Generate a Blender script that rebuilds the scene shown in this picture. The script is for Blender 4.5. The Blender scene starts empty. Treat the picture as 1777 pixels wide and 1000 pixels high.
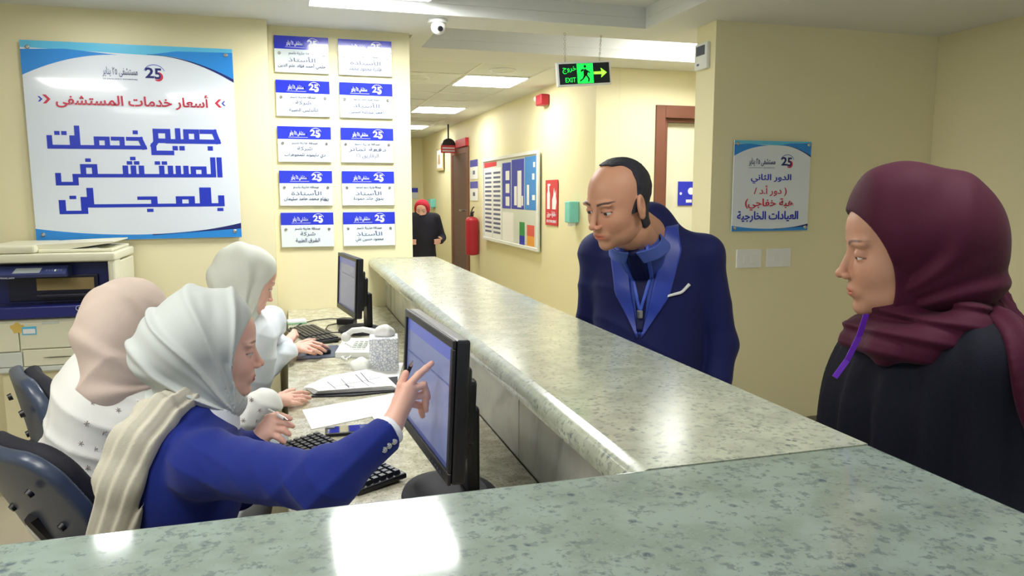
import bpy, bmesh, math, random
import numpy as np
from mathutils import Vector, Matrix

# ------------------------------------------------------------------ camera, world, exposure
SC = bpy.context.scene
COL = SC.collection
H = 1.52
PITCH = math.atan(165/1300.); YAW = math.radians(16.5); FPX = 1300.
FW = np.array([math.sin(YAW)*math.cos(PITCH), math.cos(YAW)*math.cos(PITCH), -math.sin(PITCH)])
RT = np.array([math.cos(YAW), -math.sin(YAW), 0.])
UPV = np.cross(RT, FW)
CAM = np.array([0, 0, H])
def D(x, y, d):                      # a point seen at pixel (x, y) of the photograph, d metres deep
    return CAM + (FW + RT*(x-888.5)/FPX - UPV*(y-500)/FPX)*d

cam = bpy.data.cameras.new('camera'); co = bpy.data.objects.new('camera', cam); COL.objects.link(co)
co.matrix_world = Matrix(((RT[0], UPV[0], -FW[0], 0), (RT[1], UPV[1], -FW[1], 0), (RT[2], UPV[2], -FW[2], H), (0, 0, 0, 1)))
cam.sensor_width = 36; cam.lens = 36*FPX/1777.; cam.clip_start = .02; cam.clip_end = 60
SC.camera = co
w = bpy.data.worlds.new('hall_light'); SC.world = w; w.use_nodes = True
bg = w.node_tree.nodes['Background']; bg.inputs[0].default_value = (.86, .95, 1, 1); bg.inputs[1].default_value = .42
SC.view_settings.view_transform = 'Standard'; SC.view_settings.look = 'None'
SC.view_settings.exposure = .6; SC.view_settings.gamma = 1; SC.view_settings.use_curve_mapping = False
SC.cycles.max_bounces = 6; SC.cycles.diffuse_bounces = 4; SC.cycles.glossy_bounces = 3

def area(name, loc, sx, sy, power, col=(1, .97, .92)):
    l = bpy.data.lights.new(name, 'AREA'); l.shape = 'RECTANGLE'; l.size = sx; l.size_y = sy; l.energy = power; l.color = col
    o = bpy.data.objects.new(name, l); COL.objects.link(o); o.location = loc; return o
# unseen fill lamps added to brighten the clerks and hall, around the camera
area('hall_fill_light', (-1.7, 1.7, 2.47), .6, .6, 17)
area('hall_fill_light', (-.8, .9, 2.47), .6, .6, 17)
area('hall_fill_light', (-1.6, -.6, 2.47), .6, .6, 6)
area('hall_fill_light', (1.3, .9, 2.47), .6, .6, 10)

# ------------------------------------------------------------------ materials
def lin(c):
    return tuple((v/12.92 if v <= .04045 else ((v+.055)/1.055)**2.4) for v in c)
def rgb(r, g, b): return lin((r/255., g/255., b/255.))
MATS = {}
def mat(name, col, rough=.6, metal=0, spec=.5, var=0, vscale=8, bump=0, bscale=60, emit=0, coat=0, attr=None, sss=0, sheen=0, trans=0, alpha=1):
    if name in MATS: return MATS[name]
    m = bpy.data.materials.new(name); m.use_nodes = True; nt = m.node_tree
    b = nt.nodes['Principled BSDF']
    b.inputs['Base Color'].default_value = (*col, 1); b.inputs['Roughness'].default_value = rough
    b.inputs['Metallic'].default_value = metal; b.inputs['Specular IOR Level'].default_value = spec
    if coat: b.inputs['Coat Weight'].default_value = coat; b.inputs['Coat Roughness'].default_value = .04
    if sheen: b.inputs['Sheen Weight'].default_value = sheen
    if sss:
        b.inputs['Subsurface Weight'].default_value = sss; b.inputs['Subsurface Radius'].default_value = (1, .35, .2); b.inputs['Subsurface Scale'].default_value = .006
    if trans: b.inputs['Transmission Weight'].default_value = trans
    if alpha < 1: b.inputs['Alpha'].default_value = alpha
    tc = nt.nodes.new('ShaderNodeTexCoord')
    src = None
    if attr:
        a = nt.nodes.new('ShaderNodeAttribute'); a.attribute_name = attr; src = a.outputs['Color']
        nt.links.new(src, b.inputs['Base Color'])
    if var:
        n = nt.nodes.new('ShaderNodeTexNoise'); n.inputs['Scale'].default_value = vscale; n.inputs['Detail'].default_value = 4
        nt.links.new(tc.outputs['Object'], n.inputs['Vector'])
        mx = nt.nodes.new('ShaderNodeMix'); mx.data_type = 'RGBA'; mx.blend_type = 'MULTIPLY'
        r = nt.nodes.new('ShaderNodeMapRange'); r.inputs['To Min'].default_value = 1-var; r.inputs['To Max'].default_value = 1+var
        nt.links.new(n.outputs['Fac'], r.inputs['Value'])
        cb = nt.nodes.new('ShaderNodeCombineColor')
        for i in range(3): nt.links.new(r.outputs[0], cb.inputs[i])
        mx.inputs[0].default_value = 1
        if src: nt.links.new(src, mx.inputs[6])
        else: mx.inputs[6].default_value = (*col, 1)
        nt.links.new(cb.outputs[0], mx.inputs[7]); nt.links.new(mx.outputs[2], b.inputs['Base Color'])
    if bump:
        n2 = nt.nodes.new('ShaderNodeTexNoise'); n2.inputs['Scale'].default_value = bscale; n2.inputs['Detail'].default_value = 3
        nt.links.new(tc.outputs['Object'], n2.inputs['Vector'])
        bp = nt.nodes.new('ShaderNodeBump'); bp.inputs['Strength'].default_value = bump; bp.inputs['Distance'].default_value = .004
        nt.links.new(n2.outputs['Fac'], bp.inputs['Height']); nt.links.new(bp.outputs[0], b.inputs['Normal'])
    if emit:
        b.inputs['Emission Color'].default_value = (*col, 1); b.inputs['Emission Strength'].default_value = emit
    MATS[name] = m; return m

def granite(name, base, dark, light, rough=.1, s=1.):
    m = bpy.data.materials.new(name); m.use_nodes = True; nt = m.node_tree; N = nt.nodes; L = nt.links
    b = N['Principled BSDF']; b.inputs['Roughness'].default_value = rough; b.inputs['Specular IOR Level'].default_value = .6
    g = N.new('ShaderNodeNewGeometry')
    def noise(scale, det, rg=.55):
        n = N.new('ShaderNodeTexNoise'); n.inputs['Scale'].default_value = scale*s; n.inputs['Detail'].default_value = det; n.inputs['Roughness'].default_value = rg
        L.new(g.outputs['Position'], n.inputs['Vector']); return n.outputs['Fac']
    def ramp(f, a, c):
        r = N.new('ShaderNodeMapRange'); r.inputs['From Min'].default_value = a; r.inputs['From Max'].default_value = c; L.new(f, r.inputs['Value']); return r.outputs[0]
    def mix(fac, a, c):
        x = N.new('ShaderNodeMix'); x.data_type = 'RGBA'; L.new(fac, x.inputs[0])
        for k, v in ((6, a), (7, c)):
            if isinstance(v, tuple): x.inputs[k].default_value = (*v, 1)
            else: L.new(v, x.inputs[k])
        return x.outputs[2]
    c = mix(ramp(noise(16, 3), .38, .62), base, light)
    c = mix(ramp(noise(75, 3, .7), .54, .63), c, tuple(.55*x+.45*y for x, y in zip(base, dark)))
    v = N.new('ShaderNodeTexVoronoi'); v.inputs['Scale'].default_value = 62*s; v.inputs['Randomness'].default_value = 1
    L.new(g.outputs['Position'], v.inputs['Vector'])
    sp = ramp(v.outputs['Distance'], .38, .2)
    mm = N.new('ShaderNodeMath'); mm.operation = 'MULTIPLY'; L.new(sp, mm.inputs[0]); L.new(ramp(noise(24, 4, .7), .5, .64), mm.inputs[1])
    c = mix(mm.outputs[0], c, dark)
    c = mix(ramp(noise(230, 2), .6, .75), c, light)
    L.new(c, b.inputs['Base Color']); MATS[name] = m; return m

def marble(name, base, vein, sc=2.2):
    m = bpy.data.materials.new(name); m.use_nodes = True; nt = m.node_tree; N = nt.nodes; L = nt.links
    b = N['Principled BSDF']; b.inputs['Roughness'].default_value = .22
    g = N.new('ShaderNodeNewGeometry'); n = N.new('ShaderNodeTexNoise'); n.inputs['Scale'].default_value = sc; n.inputs['Detail'].default_value = 8; n.inputs['Distortion'].default_value = 1.6
    L.new(g.outputs['Position'], n.inputs['Vector'])
    r = N.new('ShaderNodeValToRGB'); e = r.color_ramp.elements; e[0].position = .36; e[0].color = (*vein, 1); e[1].position = .6; e[1].color = (*base, 1)
    k = e.new(.47); k.color = (*tuple(.7*a+.3*c for a, c in zip(base, vein)), 1)
    L.new(n.outputs['Fac'], r.inputs[0]); L.new(r.outputs[0], b.inputs['Base Color']); MATS[name] = m; return m

M_wall = mat('wall_paint', rgb(236, 228, 188), .55, var=.03, vscale=1.5, bump=.05, bscale=220)
M_ceil = mat('ceiling_paint', rgb(226, 228, 226), .7, var=.02, vscale=1)
M_tile = mat('ceiling_tile', rgb(222, 226, 222), .8, bump=.1, bscale=300)
M_grid = mat('ceiling_grid_metal', rgb(240, 240, 232), .4)
M_cream = mat('cornice_paint', rgb(240, 232, 200), .6)
M_floor = mat('floor_stone', rgb(176, 168, 150), .25, var=.12, vscale=5)
M_skirt = mat('skirting_stone', rgb(120, 112, 98), .35, var=.1)
M_gran = granite('counter_granite', rgb(160, 166, 150), rgb(98, 110, 112), rgb(178, 184, 166), rough=.17)
M_gran2 = granite('counter_granite_cool', rgb(124, 138, 128), rgb(80, 94, 104), rgb(136, 152, 144), rough=.09, s=.8)
M_grand = granite('desk_granite', rgb(176, 172, 146), rgb(92, 88, 76), rgb(214, 212, 190), rough=.2, s=1.7)
M_marb = marble('grey_marble', rgb(178, 178, 170), rgb(132, 134, 130))
M_marb2 = marble('green_marble', rgb(140, 146, 132), rgb(104, 112, 100), 6)
M_black = mat('black_plastic', rgb(22, 22, 30), .38, bump=.05, bscale=500)
M_blackm = mat('black_matt', rgb(26, 27, 36), .7, bump=.2, bscale=400)
M_grey = mat('grey_plastic', rgb(70, 78, 98), .45)
M_white = mat('white_plastic', rgb(236, 238, 236), .35)
M_chrome = mat('brushed_steel', rgb(190, 190, 190), .25, metal=1)
M_cop = mat('copier_plastic', rgb(232, 230, 204), .42)
M_copg = mat('copier_pale_grey', rgb(214, 220, 212), .45)
M_copb = mat('copier_blue', rgb(20, 28, 92), .3)
M_copd = mat('copier_dark_blue', rgb(10, 14, 44), .35)
M_tan = mat('lit_slot_tan', rgb(158, 138, 92), .7)
M_wood = mat('brown_door_wood', rgb(122, 76, 58), .5, var=.12, vscale=6)
M_woodd = mat('dark_door_wood', rgb(98, 70, 66), .5, var=.1, vscale=6)
M_door = mat('cream_door', rgb(232, 230, 204), .5)
M_light = mat('light_diffuser', (1, 1, .98), .5, emit=26)
M_light2 = mat('corridor_diffuser', (1, 1, .95), .5, emit=14)
M_acr = mat('acrylic_print_white', rgb(226, 234, 244), .12, coat=.6)
M_acr2 = mat('plate_white', rgb(226, 238, 242), .12, coat=.5)
M_inkb = mat('ink_royal_blue', rgb(24, 50, 190), .3)
M_inkn = mat('ink_navy', rgb(20, 30, 110), .3)
M_inkc = mat('ink_cyan_blue', rgb(40, 140, 224), .3)
M_inkl = mat('ink_light_cyan', rgb(96, 196, 236), .3)
M_inkr = mat('ink_red', rgb(200, 40, 72), .3)
M_inkg = mat('ink_grey', rgb(92, 100, 142), .3)
M_inkw = mat('ink_white', rgb(240, 244, 252), .3)
M_plate = mat('plate_blue', rgb(40, 54, 205), .15, coat=.4)
M_red = mat('red_plastic', rgb(176, 30, 50), .4)
M_redb = mat('red_print', rgb(206, 48, 66), .4)
M_cyan = mat('cyan_plastic', rgb(130, 214, 206), .4)
M_paper = mat('white_paper', rgb(240, 240, 240), .7)
M_line = mat('printed_line', rgb(110, 116, 128), .7)
M_green = mat('exit_green', rgb(20, 225, 70), .5, emit=1.1)
M_greenl = mat('exit_light_green', rgb(150, 255, 60), .5, emit=1.1)
M_exitbk = mat('exit_panel_black', rgb(26, 34, 40), .3)
M_screen = mat('monitor_screen', rgb(108, 118, 160), .25, emit=.25)
M_screenl = mat('screen_line', rgb(74, 84, 140), .3, emit=.2)

# ------------------------------------------------------------------ object helpers
def setp(o, label=None, cat=None, group=None, kind=None):
    if label: o['label'] = label
    if cat: o['category'] = cat
    if group: o['group'] = group
    if kind: o['kind'] = kind
    return o
def thing(name, label, cat, loc=(0, 0, 0), group=None):
    o = bpy.data.objects.new(name, None); COL.objects.link(o); o.location = tuple(float(v) for v in loc); o.empty_display_size = .1
    return setp(o, label, cat, group)
def wl(p):
    v = Vector((0, 0, 0))
    while p is not None: v = v+p.location; p = p.parent
    return v
def link(name, me, m, parent=None, loc=None):
    """mesh given in world coordinates; re-based on its parent (or on its own base)"""
    o = bpy.data.objects.new(name, me); COL.objects.link(o)
    if m is not None and not me.materials: me.materials.append(m)
    if parent is not None:
        o.parent = parent; me.transform(Matrix.Translation(-wl(parent)))
    else:
        if loc is None:
            a = np.empty(len(me.vertices)*3, dtype=np.float32); me.vertices.foreach_get('co', a); a = a.reshape(-1, 3)
            lo, hi = a.min(0), a.max(0); loc = ((lo[0]+hi[0])/2, (lo[1]+hi[1])/2, lo[2])
        loc = Vector(tuple(float(v) for v in loc)); o.location = loc; me.transform(Matrix.Translation(-loc))
    return o
def struct(name, mb, m, parent=None, label=None):
    o = mb.obj(name, m, parent)
    if parent is None: o['kind'] = 'structure'
    if label: o['label'] = label
    return o
def frame(o, x, y=None, z=None):
    """4x4 from origin and x axis / up"""
    x = Vector(x).normalized(); z = Vector(z if z is not None else (0, 0, 1)); y = z.cross(x).normalized(); z = x.cross(y)
    m = Matrix((x, y, z)).transposed().to_4x4(); m.translation = Vector(tuple(float(v) for v in o)); return m

class MB:
    def __init__(s, M=None): s.ang = 38; s.bm = bmesh.new(); s.M = M or Matrix.Identity(4)
    def _fin(s, geom_before, tm=None):
        new = [v for v in s.bm.verts if v.index == -1 or v not in geom_before]
    def box(s, c, d, bev=0, R=None, seg=2):
        r = bmesh.ops.create_cube(s.bm, size=1)
        vs = r['verts']; T = Matrix.Translation(Vector(tuple(float(v) for v in c)))@(R or Matrix.Identity(4))@Matrix.Diagonal((*[float(v) for v in d], 1))
        bmesh.ops.transform(s.bm, matrix=s.M@T, verts=vs)
        if bev:
            s.ang = 20
            es = list({e for v in vs for e in v.link_edges})
            bmesh.ops.bevel(s.bm, geom=es, offset=bev, segments=seg, affect='EDGES', profile=.5, clamp_overlap=True)
        return s
    def ab(s, a, b, bev=0, seg=2):
        a = np.array(a, float); b = np.array(b, float); return s.box((a+b)/2, np.abs(b-a), bev, seg=seg)
    def cone(s, a, b, r1, r2=None, n=20, caps=True):
        a = Vector(tuple(float(v) for v in a)); b = Vector(tuple(float(v) for v in b)); r2 = r1 if r2 is None else r2
        L = (b-a).length; q = (b-a).to_track_quat('Z', 'Y').to_matrix().to_4x4()
        r = bmesh.ops.create_cone(s.bm, cap_ends=caps, segments=n, radius1=r1, radius2=max(r2, 1e-5), depth=L)
        bmesh.ops.transform(s.bm, matrix=s.M@Matrix.Translation((a+b)/2)@q, verts=r['verts']); return s
    def sph(s, c, r, sc=(1, 1, 1), u=20, v=12):
        k = bmesh.ops.create_uvsphere(s.bm, u_segments=u, v_segments=v, radius=r)
        bmesh.ops.transform(s.bm, matrix=s.M@Matrix.Translation(Vector(tuple(float(t) for t in c)))@Matrix.Diagonal((*sc, 1)), verts=k['verts']); return s
    def tube(s, pts, r, n=8, closed=False):
        P = [Vector(tuple(float(t) for t in p)) for p in pts]; rings = []
        up = Vector((0, 0, 1))
        for i, p in enumerate(P):
            if closed: t = P[(i+1) % len(P)]-P[i-1]
            else: t = P[min(i+1, len(P)-1)]-P[max(i-1, 0)]
            t.normalize(); a = t.cross(up)
            if a.length < .05: a = t.cross(Vector((0, 1, 0)))
            a.normalize(); b = t.cross(a)
            rr = r[i] if isinstance(r, (list, tuple)) else r
            rings.append([s.bm.verts.new(s.M@(p+(a*math.cos(2*math.pi*k/n)+b*math.sin(2*math.pi*k/n))*rr)) for k in range(n)])
        for i in range(len(rings)-(0 if closed else 1)):
            A = rings[i]; B = rings[(i+1) % len(rings)]
            for k in range(n): s.bm.faces.new((A[k], A[(k+1) % n], B[(k+1) % n], B[k]))
        if not closed: s.bm.faces.new(rings[0][::-1]); s.bm.faces.new(rings[-1])
        return s
    def prism(s, poly, T, h):
        """2D outline in the frame T (x, y), extruded h along its z"""
        T = s.M@T
        a = [s.bm.verts.new(T@Vector((p[0], p[1], 0))) for p in poly]; b = [s.bm.verts.new(T@Vector((p[0], p[1], h))) for p in poly]
        n = len(poly); s.bm.faces.new(a[::-1]); s.bm.faces.new(b)
        for i in range(n): s.bm.faces.new((a[i], a[(i+1) % n], b[(i+1) % n], b[i]))
        return s
    def obj(s, name, m, parent=None, smooth=True, loc=None):
        bmesh.ops.recalc_face_normals(s.bm, faces=s.bm.faces)
        if smooth:
            for e in s.bm.edges:
                if len(e.link_faces) == 2:
                    a, c = e.link_faces[0].calc_area(), e.link_faces[1].calc_area()
                    if max(a, c) > 5*min(a, c) and e.calc_face_angle(0) > .03: e.smooth = False
        me = bpy.data.meshes.new(name); s.bm.to_mesh(me); s.bm.free()
        if smooth:
            me.polygons.foreach_set('use_smooth', [True]*len(me.polygons))
            n = len(me.edges); k0 = np.zeros(n, bool); at = me.attributes.get('sharp_edge')
            if at is not None: at.data.foreach_get('value', k0)
            me.set_sharp_from_angle(angle=math.radians(s.ang)); at = me.attributes.get('sharp_edge')
            if at is None: at = me.attributes.new('sharp_edge', 'BOOLEAN', 'EDGE')
            k1 = np.zeros(n, bool); at.data.foreach_get('value', k1); at.data.foreach_set('value', k0 | k1)
        return link(name, me, m, parent, loc)

# ------------------------------------------------------------------ Arabic shaping for flat print
AR = {'ا': (0xFE8D, 2), 'أ': (0xFE83, 2), 'آ': (0xFE81, 2), 'إ': (0xFE87, 2), 'ب': (0xFE8F, 4), 'ة': (0xFE93, 2), 'ت': (0xFE95, 4), 'ث': (0xFE99, 4), 'ج': (0xFE9D, 4),
      'ح': (0xFEA1, 4), 'خ': (0xFEA5, 4), 'د': (0xFEA9, 2), 'ذ': (0xFEAB, 2), 'ر': (0xFEAD, 2), 'ز': (0xFEAF, 2), 'س': (0xFEB1, 4), 'ش': (0xFEB5, 4), 'ص': (0xFEB9, 4),
      'ض': (0xFEBD, 4), 'ط': (0xFEC1, 4), 'ظ': (0xFEC5, 4), 'ع': (0xFEC9, 4), 'غ': (0xFECD, 4), 'ف': (0xFED1, 4), 'ق': (0xFED5, 4), 'ك': (0xFED9, 4), 'ل': (0xFEDD, 4),
      'م': (0xFEE1, 4), 'ن': (0xFEE5, 4), 'ه': (0xFEE9, 4), 'و': (0xFEED, 2), 'ى': (0xFEEF, 2), 'ي': (0xFEF1, 4), 'ؤ': (0xFE85, 2), 'ئ': (0xFE89, 4)}
def shape_ar(t):
    out = []; n = len(t)
    for i, ch in enumerate(t):
        if ch not in AR: out.append(ch); continue
        b, k = AR[ch]
        pv = i > 0 and (t[i-1] == 'ـ' or (t[i-1] in AR and AR[t[i-1]][1] == 4))
        nx = k == 4 and i < n-1 and (t[i+1] in AR or t[i+1] == 'ـ')
        out.append(chr(b+(3 if pv and nx else 1 if pv else 2 if nx else 0)))
    s = ''.join(out)
    if any('\u0600' <= c <= '\uffff' for c in s):
        import re
        s = re.sub('[\u0660-\u0669]+', lambda m: m.group()[::-1], s[::-1])
    return s
def text(name, s, box, T, m, parent, bold=.0, th=.0006, arabic=True):
    """print the line s inside box (x0, y0, x1, y1) of frame T (its x right, y up, z out of the sign)"""
    c = bpy.data.curves.new('t', 'FONT'); c.body = shape_ar(s) if arabic else s; c.resolution_u = 2; c.offset = bold; c.extrude = .001
    o = bpy.data.objects.new('t', c); COL.objects.link(o); bpy.context.view_layer.update()
    me = bpy.data.meshes.new_from_object(o.evaluated_get(bpy.context.evaluated_depsgraph_get()))
    bpy.data.objects.remove(o); bpy.data.curves.remove(c)
    a = np.empty(len(me.vertices)*3); me.vertices.foreach_get('co', a); a = a.reshape(-1, 3)
    lo, hi = a.min(0), a.max(0)
    a[:, 0] = box[0]+(a[:, 0]-lo[0])/(hi[0]-lo[0])*(box[2]-box[0]); a[:, 1] = box[1]+(a[:, 1]-lo[1])/(hi[1]-lo[1])*(box[3]-box[1])
    a[:, 2] = np.where(a[:, 2] > 0, th, 0)
    par = list(range(len(a)))
    def fd(i):
        while par[i] != i: par[i] = par[par[i]]; i = par[i]
        return i
    for e in me.edges:
        i, j = fd(e.vertices[0]), fd(e.vertices[1])
        if i != j: par[i] = j
    rk = {}; a[:, 2] += [(.00003*rk.setdefault(fd(i), len(rk))) if a[i, 2] > 0 else 0 for i in range(len(a))]
    me.vertices.foreach_set('co', a.ravel()); me.transform(T); me.materials.clear(); me.materials.append(m); me.update(); me.name = name
    return link(name, me, None, parent)
KUFI = {   # square Kufic strokes, drawn right to left: (width, [stroke polylines], [dots]); one unit = the pen
    'A': (1.5, [[(-.5, .5), (-.5, 6)]], []), 'A-': (1.6, [[(0, .5), (-1, .5), (-1, 6)]], []),
    'L': (2, [[(-.5, 6), (-.5, .5), (-2, .5)]], []),
    'M': (4, [[(0, .5), (-4, .5)], [(-.7, .5), (-.7, 3), (-3.2, 3), (-3.2, .5)]], []), 'M0': (4, [[(-.5, .5), (-4, .5)], [(-.7, .5), (-.7, 3), (-3.2, 3), (-3.2, .5)]], []),
    'S': (5.4, [[(0, .5), (-5.4, .5)]]+[[(-x, .5), (-x, 3.2)] for x in (.9, 2.7, 4.5)], []),
    'X': (5.4, [[(0, .5), (-5.4, .5)]]+[[(-x, .5), (-x, 3.2)] for x in (.9, 2.7, 4.5)], [(-1.9, 4.6), (-3.5, 4.6), (-2.7, 6)]),
    'T': (2.2, [[(0, .5), (-2.2, .5)], [(-1.1, .5), (-1.1, 3.2)]], [(-.4, 4.6), (-2., 4.6)]), 'Y': (2.2, [[(0, .5), (-2.2, .5)], [(-1.1, .5), (-1.1, 3.2)]], [(-.3, -1.2), (-1.9, -1.2)]),
    'B0': (2.2, [[(-.6, 3.2), (-.6, .5), (-2.2, .5)]], [(-.9, -1.2)]),
    'F': (4, [[(0, .5), (-4, .5)], [(-.7, .5), (-.7, 3.6), (-3.2, 3.6), (-3.2, .5)]], [(-2, 5.4)]),
    'Z': (5.2, [[(0, .5), (-1, .5), (-1, -2), (-4.7, -2), (-4.7, .8)]], []),
    'J': (4.6, [[(-4., 3), (-1.4, 3), (-1.4, .5)], [(0, .5), (-4.6, .5)]], [(-2.3, -1.2)]), 'J0': (4.6, [[(-4., 3), (-1.2, 3), (-.4, .5), (-4.6, .5)]], [(-2.3, -1.2)]),
    'K0': (4.6, [[(-4., 3), (-1.2, 3), (-.4, .5), (-4.6, .5)]], [(-2.3, 4.9)]),
    'D-': (3.8, [[(0, .5), (-3.4, .5)], [(-1., .5), (-1., 3), (-3., 3)]], []),
    'E': (5, [[(0, .5), (-1.2, .5), (-1.2, 3), (-4, 3), (-4, .6), (-1.4, .6)], [(-3.9, .5), (-4.6, -.6), (-4.6, -2.4), (-.6, -2.4)]], []),
    'N': (5.4, [[(-.6, 3), (-.6, -1.6), (-4.6, -1.6), (-4.6, 2)]], [(-2.6, 3.4)]), 'P': (6.6, [[(-.6, 3.2), (-.6, .5), (-5.8, .5), (-5.8, 3.2)]], [(-2.4, 4.4), (-4., 4.4)]),
    '_': (2.6, [[(0, .5), (-2.6, .5)]], []), ' ': (2.6, [], [])}
def kufi(codes, box, T, m, parent, th=.0008):
    st = []; dots = []; x = 0
    for c in codes.split('|'):
        w_, S_, D_ = KUFI[c]; st += [[(px+x, py) for px, py in s] for s in S_]; dots += [(px+x, py) for px, py in D_]; x -= w_
    ym = [p[1] for s in st for p in s]+[d[1] for d in dots]; y0, y1 = min(ym)-.5, max(ym)+.5
    fx = lambda p: (box[2]+(p[0]/(-x))*(box[2]-box[0]), box[1]+(p[1]-y0)/(y1-y0)*(box[3]-box[1])); ux = (box[2]-box[0])/(-x)*.62; uy = (box[3]-box[1])/(y1-y0)*.56
    b = MB(T); k = 0
    for s in st:
        for a, c in zip(s[:-1], s[1:]):
            a, c = Vector(fx(a)), Vector(fx(c)); d = (c-a).normalized(); h = th+.00003*(k % 9); k += 1
            n_ = Vector((-d.y*ux, d.x*uy)); e = Vector((d.x*ux, d.y*uy)); P_ = [a-e-n_, c+e-n_, c+e+n_, a-e+n_]
            b.prism([tuple(p) for p in P_], Matrix.Identity(4), h)
    for d in dots:
        p = fx(d); b.prism([(p[0]-ux, p[1]-uy), (p[0]+ux, p[1]-uy), (p[0]+ux, p[1]+uy), (p[0]-ux, p[1]+uy)], Matrix.Identity(4), th)
    return b.obj('lettering', m, parent, smooth=False)

# ------------------------------------------------------------------ sculpting with distance fields (surface nets)
def ell(P, c, r, R=None):
    q = P-np.asarray(c, np.float32)
    if R is not None: q = q@R
    r = np.asarray(r, np.float32); k0 = np.linalg.norm(q/r, axis=1); k1 = np.linalg.norm(q/(r*r), axis=1)+1e-9
    return k0*(k0-1)/k1
def cap(P, a, b, ra, rb=None):
    rb = ra if rb is None else rb
    a = np.asarray(a, np.float32); b = np.asarray(b, np.float32); ba = b-a; pa = P-a
    h = np.clip(pa@ba/(ba@ba+1e-12), 0, 1); return np.linalg.norm(pa-h[:, None]*ba, axis=1)-(ra+(rb-ra)*h)
def rbox(P, c, hs, r, R=None):
    q = P-np.asarray(c, np.float32)
    if R is not None: q = q@R
    q = np.abs(q)-(np.asarray(hs, np.float32)-r); return np.linalg.norm(np.maximum(q, 0), axis=1)+np.minimum(q.max(1), 0)-r
def su(a, b, k):
    h = np.clip(.5+.5*(b-a)/k, 0, 1); return b+(a-b)*h-k*h*(1-h)
def ss(a, b, k):                      # a minus b
    return -su(-a, b, k)
def si(a, b, k): return -su(-a, -b, k)
def chain(P, pts, rs, k=.01):
    d = None
    for i in range(len(pts)-1):
        e = cap(P, pts[i], pts[i+1], rs[i], rs[i+1]); d = e if d is None else su(d, e, k)
    return d
def nets(fn, lo, hi, h, slack=1.6):
    lo = np.array(lo, float); hi = np.array(hi, float); B = 4
    nb = np.maximum(np.ceil((hi-lo)/(h*B)).astype(int), 1); n = nb*B
    bc = np.stack(np.meshgrid(*[lo[i]+(np.arange(nb[i])+.5)*h*B for i in range(3)], indexing='ij'), -1).reshape(-1, 3).astype(np.float32)
    dc = fn(bc).reshape(nb); act = np.abs(dc) < h*B*.87*slack+2*h
    V = np.repeat(np.repeat(np.repeat(np.where(dc > 0, 1., -1.).astype(np.float32), B, 0), B, 1), B, 2)
    A = np.repeat(np.repeat(np.repeat(act, B, 0), B, 1), B, 2)
    idx = np.argwhere(A); pts = (lo+idx*h).astype(np.float32)
    vals = np.concatenate([fn(pts[i:i+400000]) for i in range(0, len(pts), 400000)]); V[A] = vals
    V = np.where(V == 0, 1e-7, V); S = V < 0
    c = [S[i:n[0]-1+i, j:n[1]-1+j, k:n[2]-1+k] for i in (0, 1) for j in (0, 1) for k in (0, 1)]
    sm = np.zeros(c[0].shape, np.int8)
    for q in c: sm += q
    cells = np.argwhere((sm > 0) & (sm < 8)); ci = -np.ones(sm.shape, np.int64); ci[tuple(cells.T)] = np.arange(len(cells))
    acc = np.zeros((len(cells), 3)); cnt = np.zeros(len(cells))
    cor = [(i, j, k) for i in (0, 1) for j in (0, 1) for k in (0, 1)]
    for a in cor:
        for ax in range(3):
            if a[ax]: continue
            b = list(a); b[ax] = 1
            va = V[tuple((cells+a).T)]; vb = V[tuple((cells+b).T)]; x = (va < 0) != (vb < 0)
            t = va/(va-vb+1e-12); p = np.tile(np.array(a, float), (len(cells), 1)); p[:, ax] += t
            acc[x] += p[x]; cnt[x] += 1
    verts = lo+(cells+acc/cnt[:, None])*h
    quads = []
    for ax in range(3):
        u, v = [(1, 2), (2, 0), (0, 1)][ax]
        sl = [slice(1, n[i]-1) for i in range(3)]; s2 = list(sl); s2[ax] = slice(0, n[ax]-1); s3 = list(sl); s3[ax] = slice(1, n[ax])
        a = S[tuple(s2)]; b = S[tuple(s3)]; e = np.argwhere(a != b)
        if not len(e): continue
        f = a[tuple(e.T)]
        e = e+np.array([0 if i == ax else 1 for i in range(3)])
        def cc(du, dv):
            q = e.copy(); q[:, u] -= du; q[:, v] -= dv; q = np.minimum(q, np.array(ci.shape)-1); return ci[tuple(q.T)]
        Q = np.stack([cc(1, 1), cc(0, 1), cc(0, 0), cc(1, 0)], 1); Q[~f] = Q[~f][:, ::-1]
        quads.append(Q[(Q >= 0).all(1)])
    return verts, np.concatenate(quads)
def raw(name, verts, faces, m, parent=None, col=None, loc=None, smooth=True):
    me = bpy.data.meshes.new(name); nf = len(faces); k = faces.shape[1]
    me.vertices.add(len(verts)); me.vertices.foreach_set('co', np.asarray(verts, np.float32).ravel())
    me.loops.add(nf*k); me.loops.foreach_set('vertex_index', faces.astype(np.int32).ravel())
    me.polygons.add(nf); me.polygons.foreach_set('loop_start', np.arange(0, nf*k, k, dtype=np.int32))
    me.update(calc_edges=True); me.validate()
    me.polygons.foreach_set('use_smooth', [smooth]*len(me.polygons))
    if col is not None:
        a = me.color_attributes.new('tint', 'FLOAT_COLOR', 'POINT')
        a.data.foreach_set('color', np.concatenate([col, np.ones((len(col), 1))], 1).astype(np.float32).ravel())
    return link(name, me, m, parent, loc)
def sculpt(name, fn, lo, hi, h, m, parent=None, colfn=None):
    v, q = nets(fn, lo, hi, h); return raw(name, v, q, m, parent, None if colfn is None else colfn(v))
def bbox(pts, pad):
    p = np.array(pts, float); return p.min(0)-pad, p.max(0)+pad
def merge(parts):
    vs = []; fs = []; cs = []; o = 0
    for v, f, c in parts: vs.append(v); fs.append(f+o); cs.append(c); o += len(v)
    return np.concatenate(vs), np.concatenate(fs), np.concatenate(cs)
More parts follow.
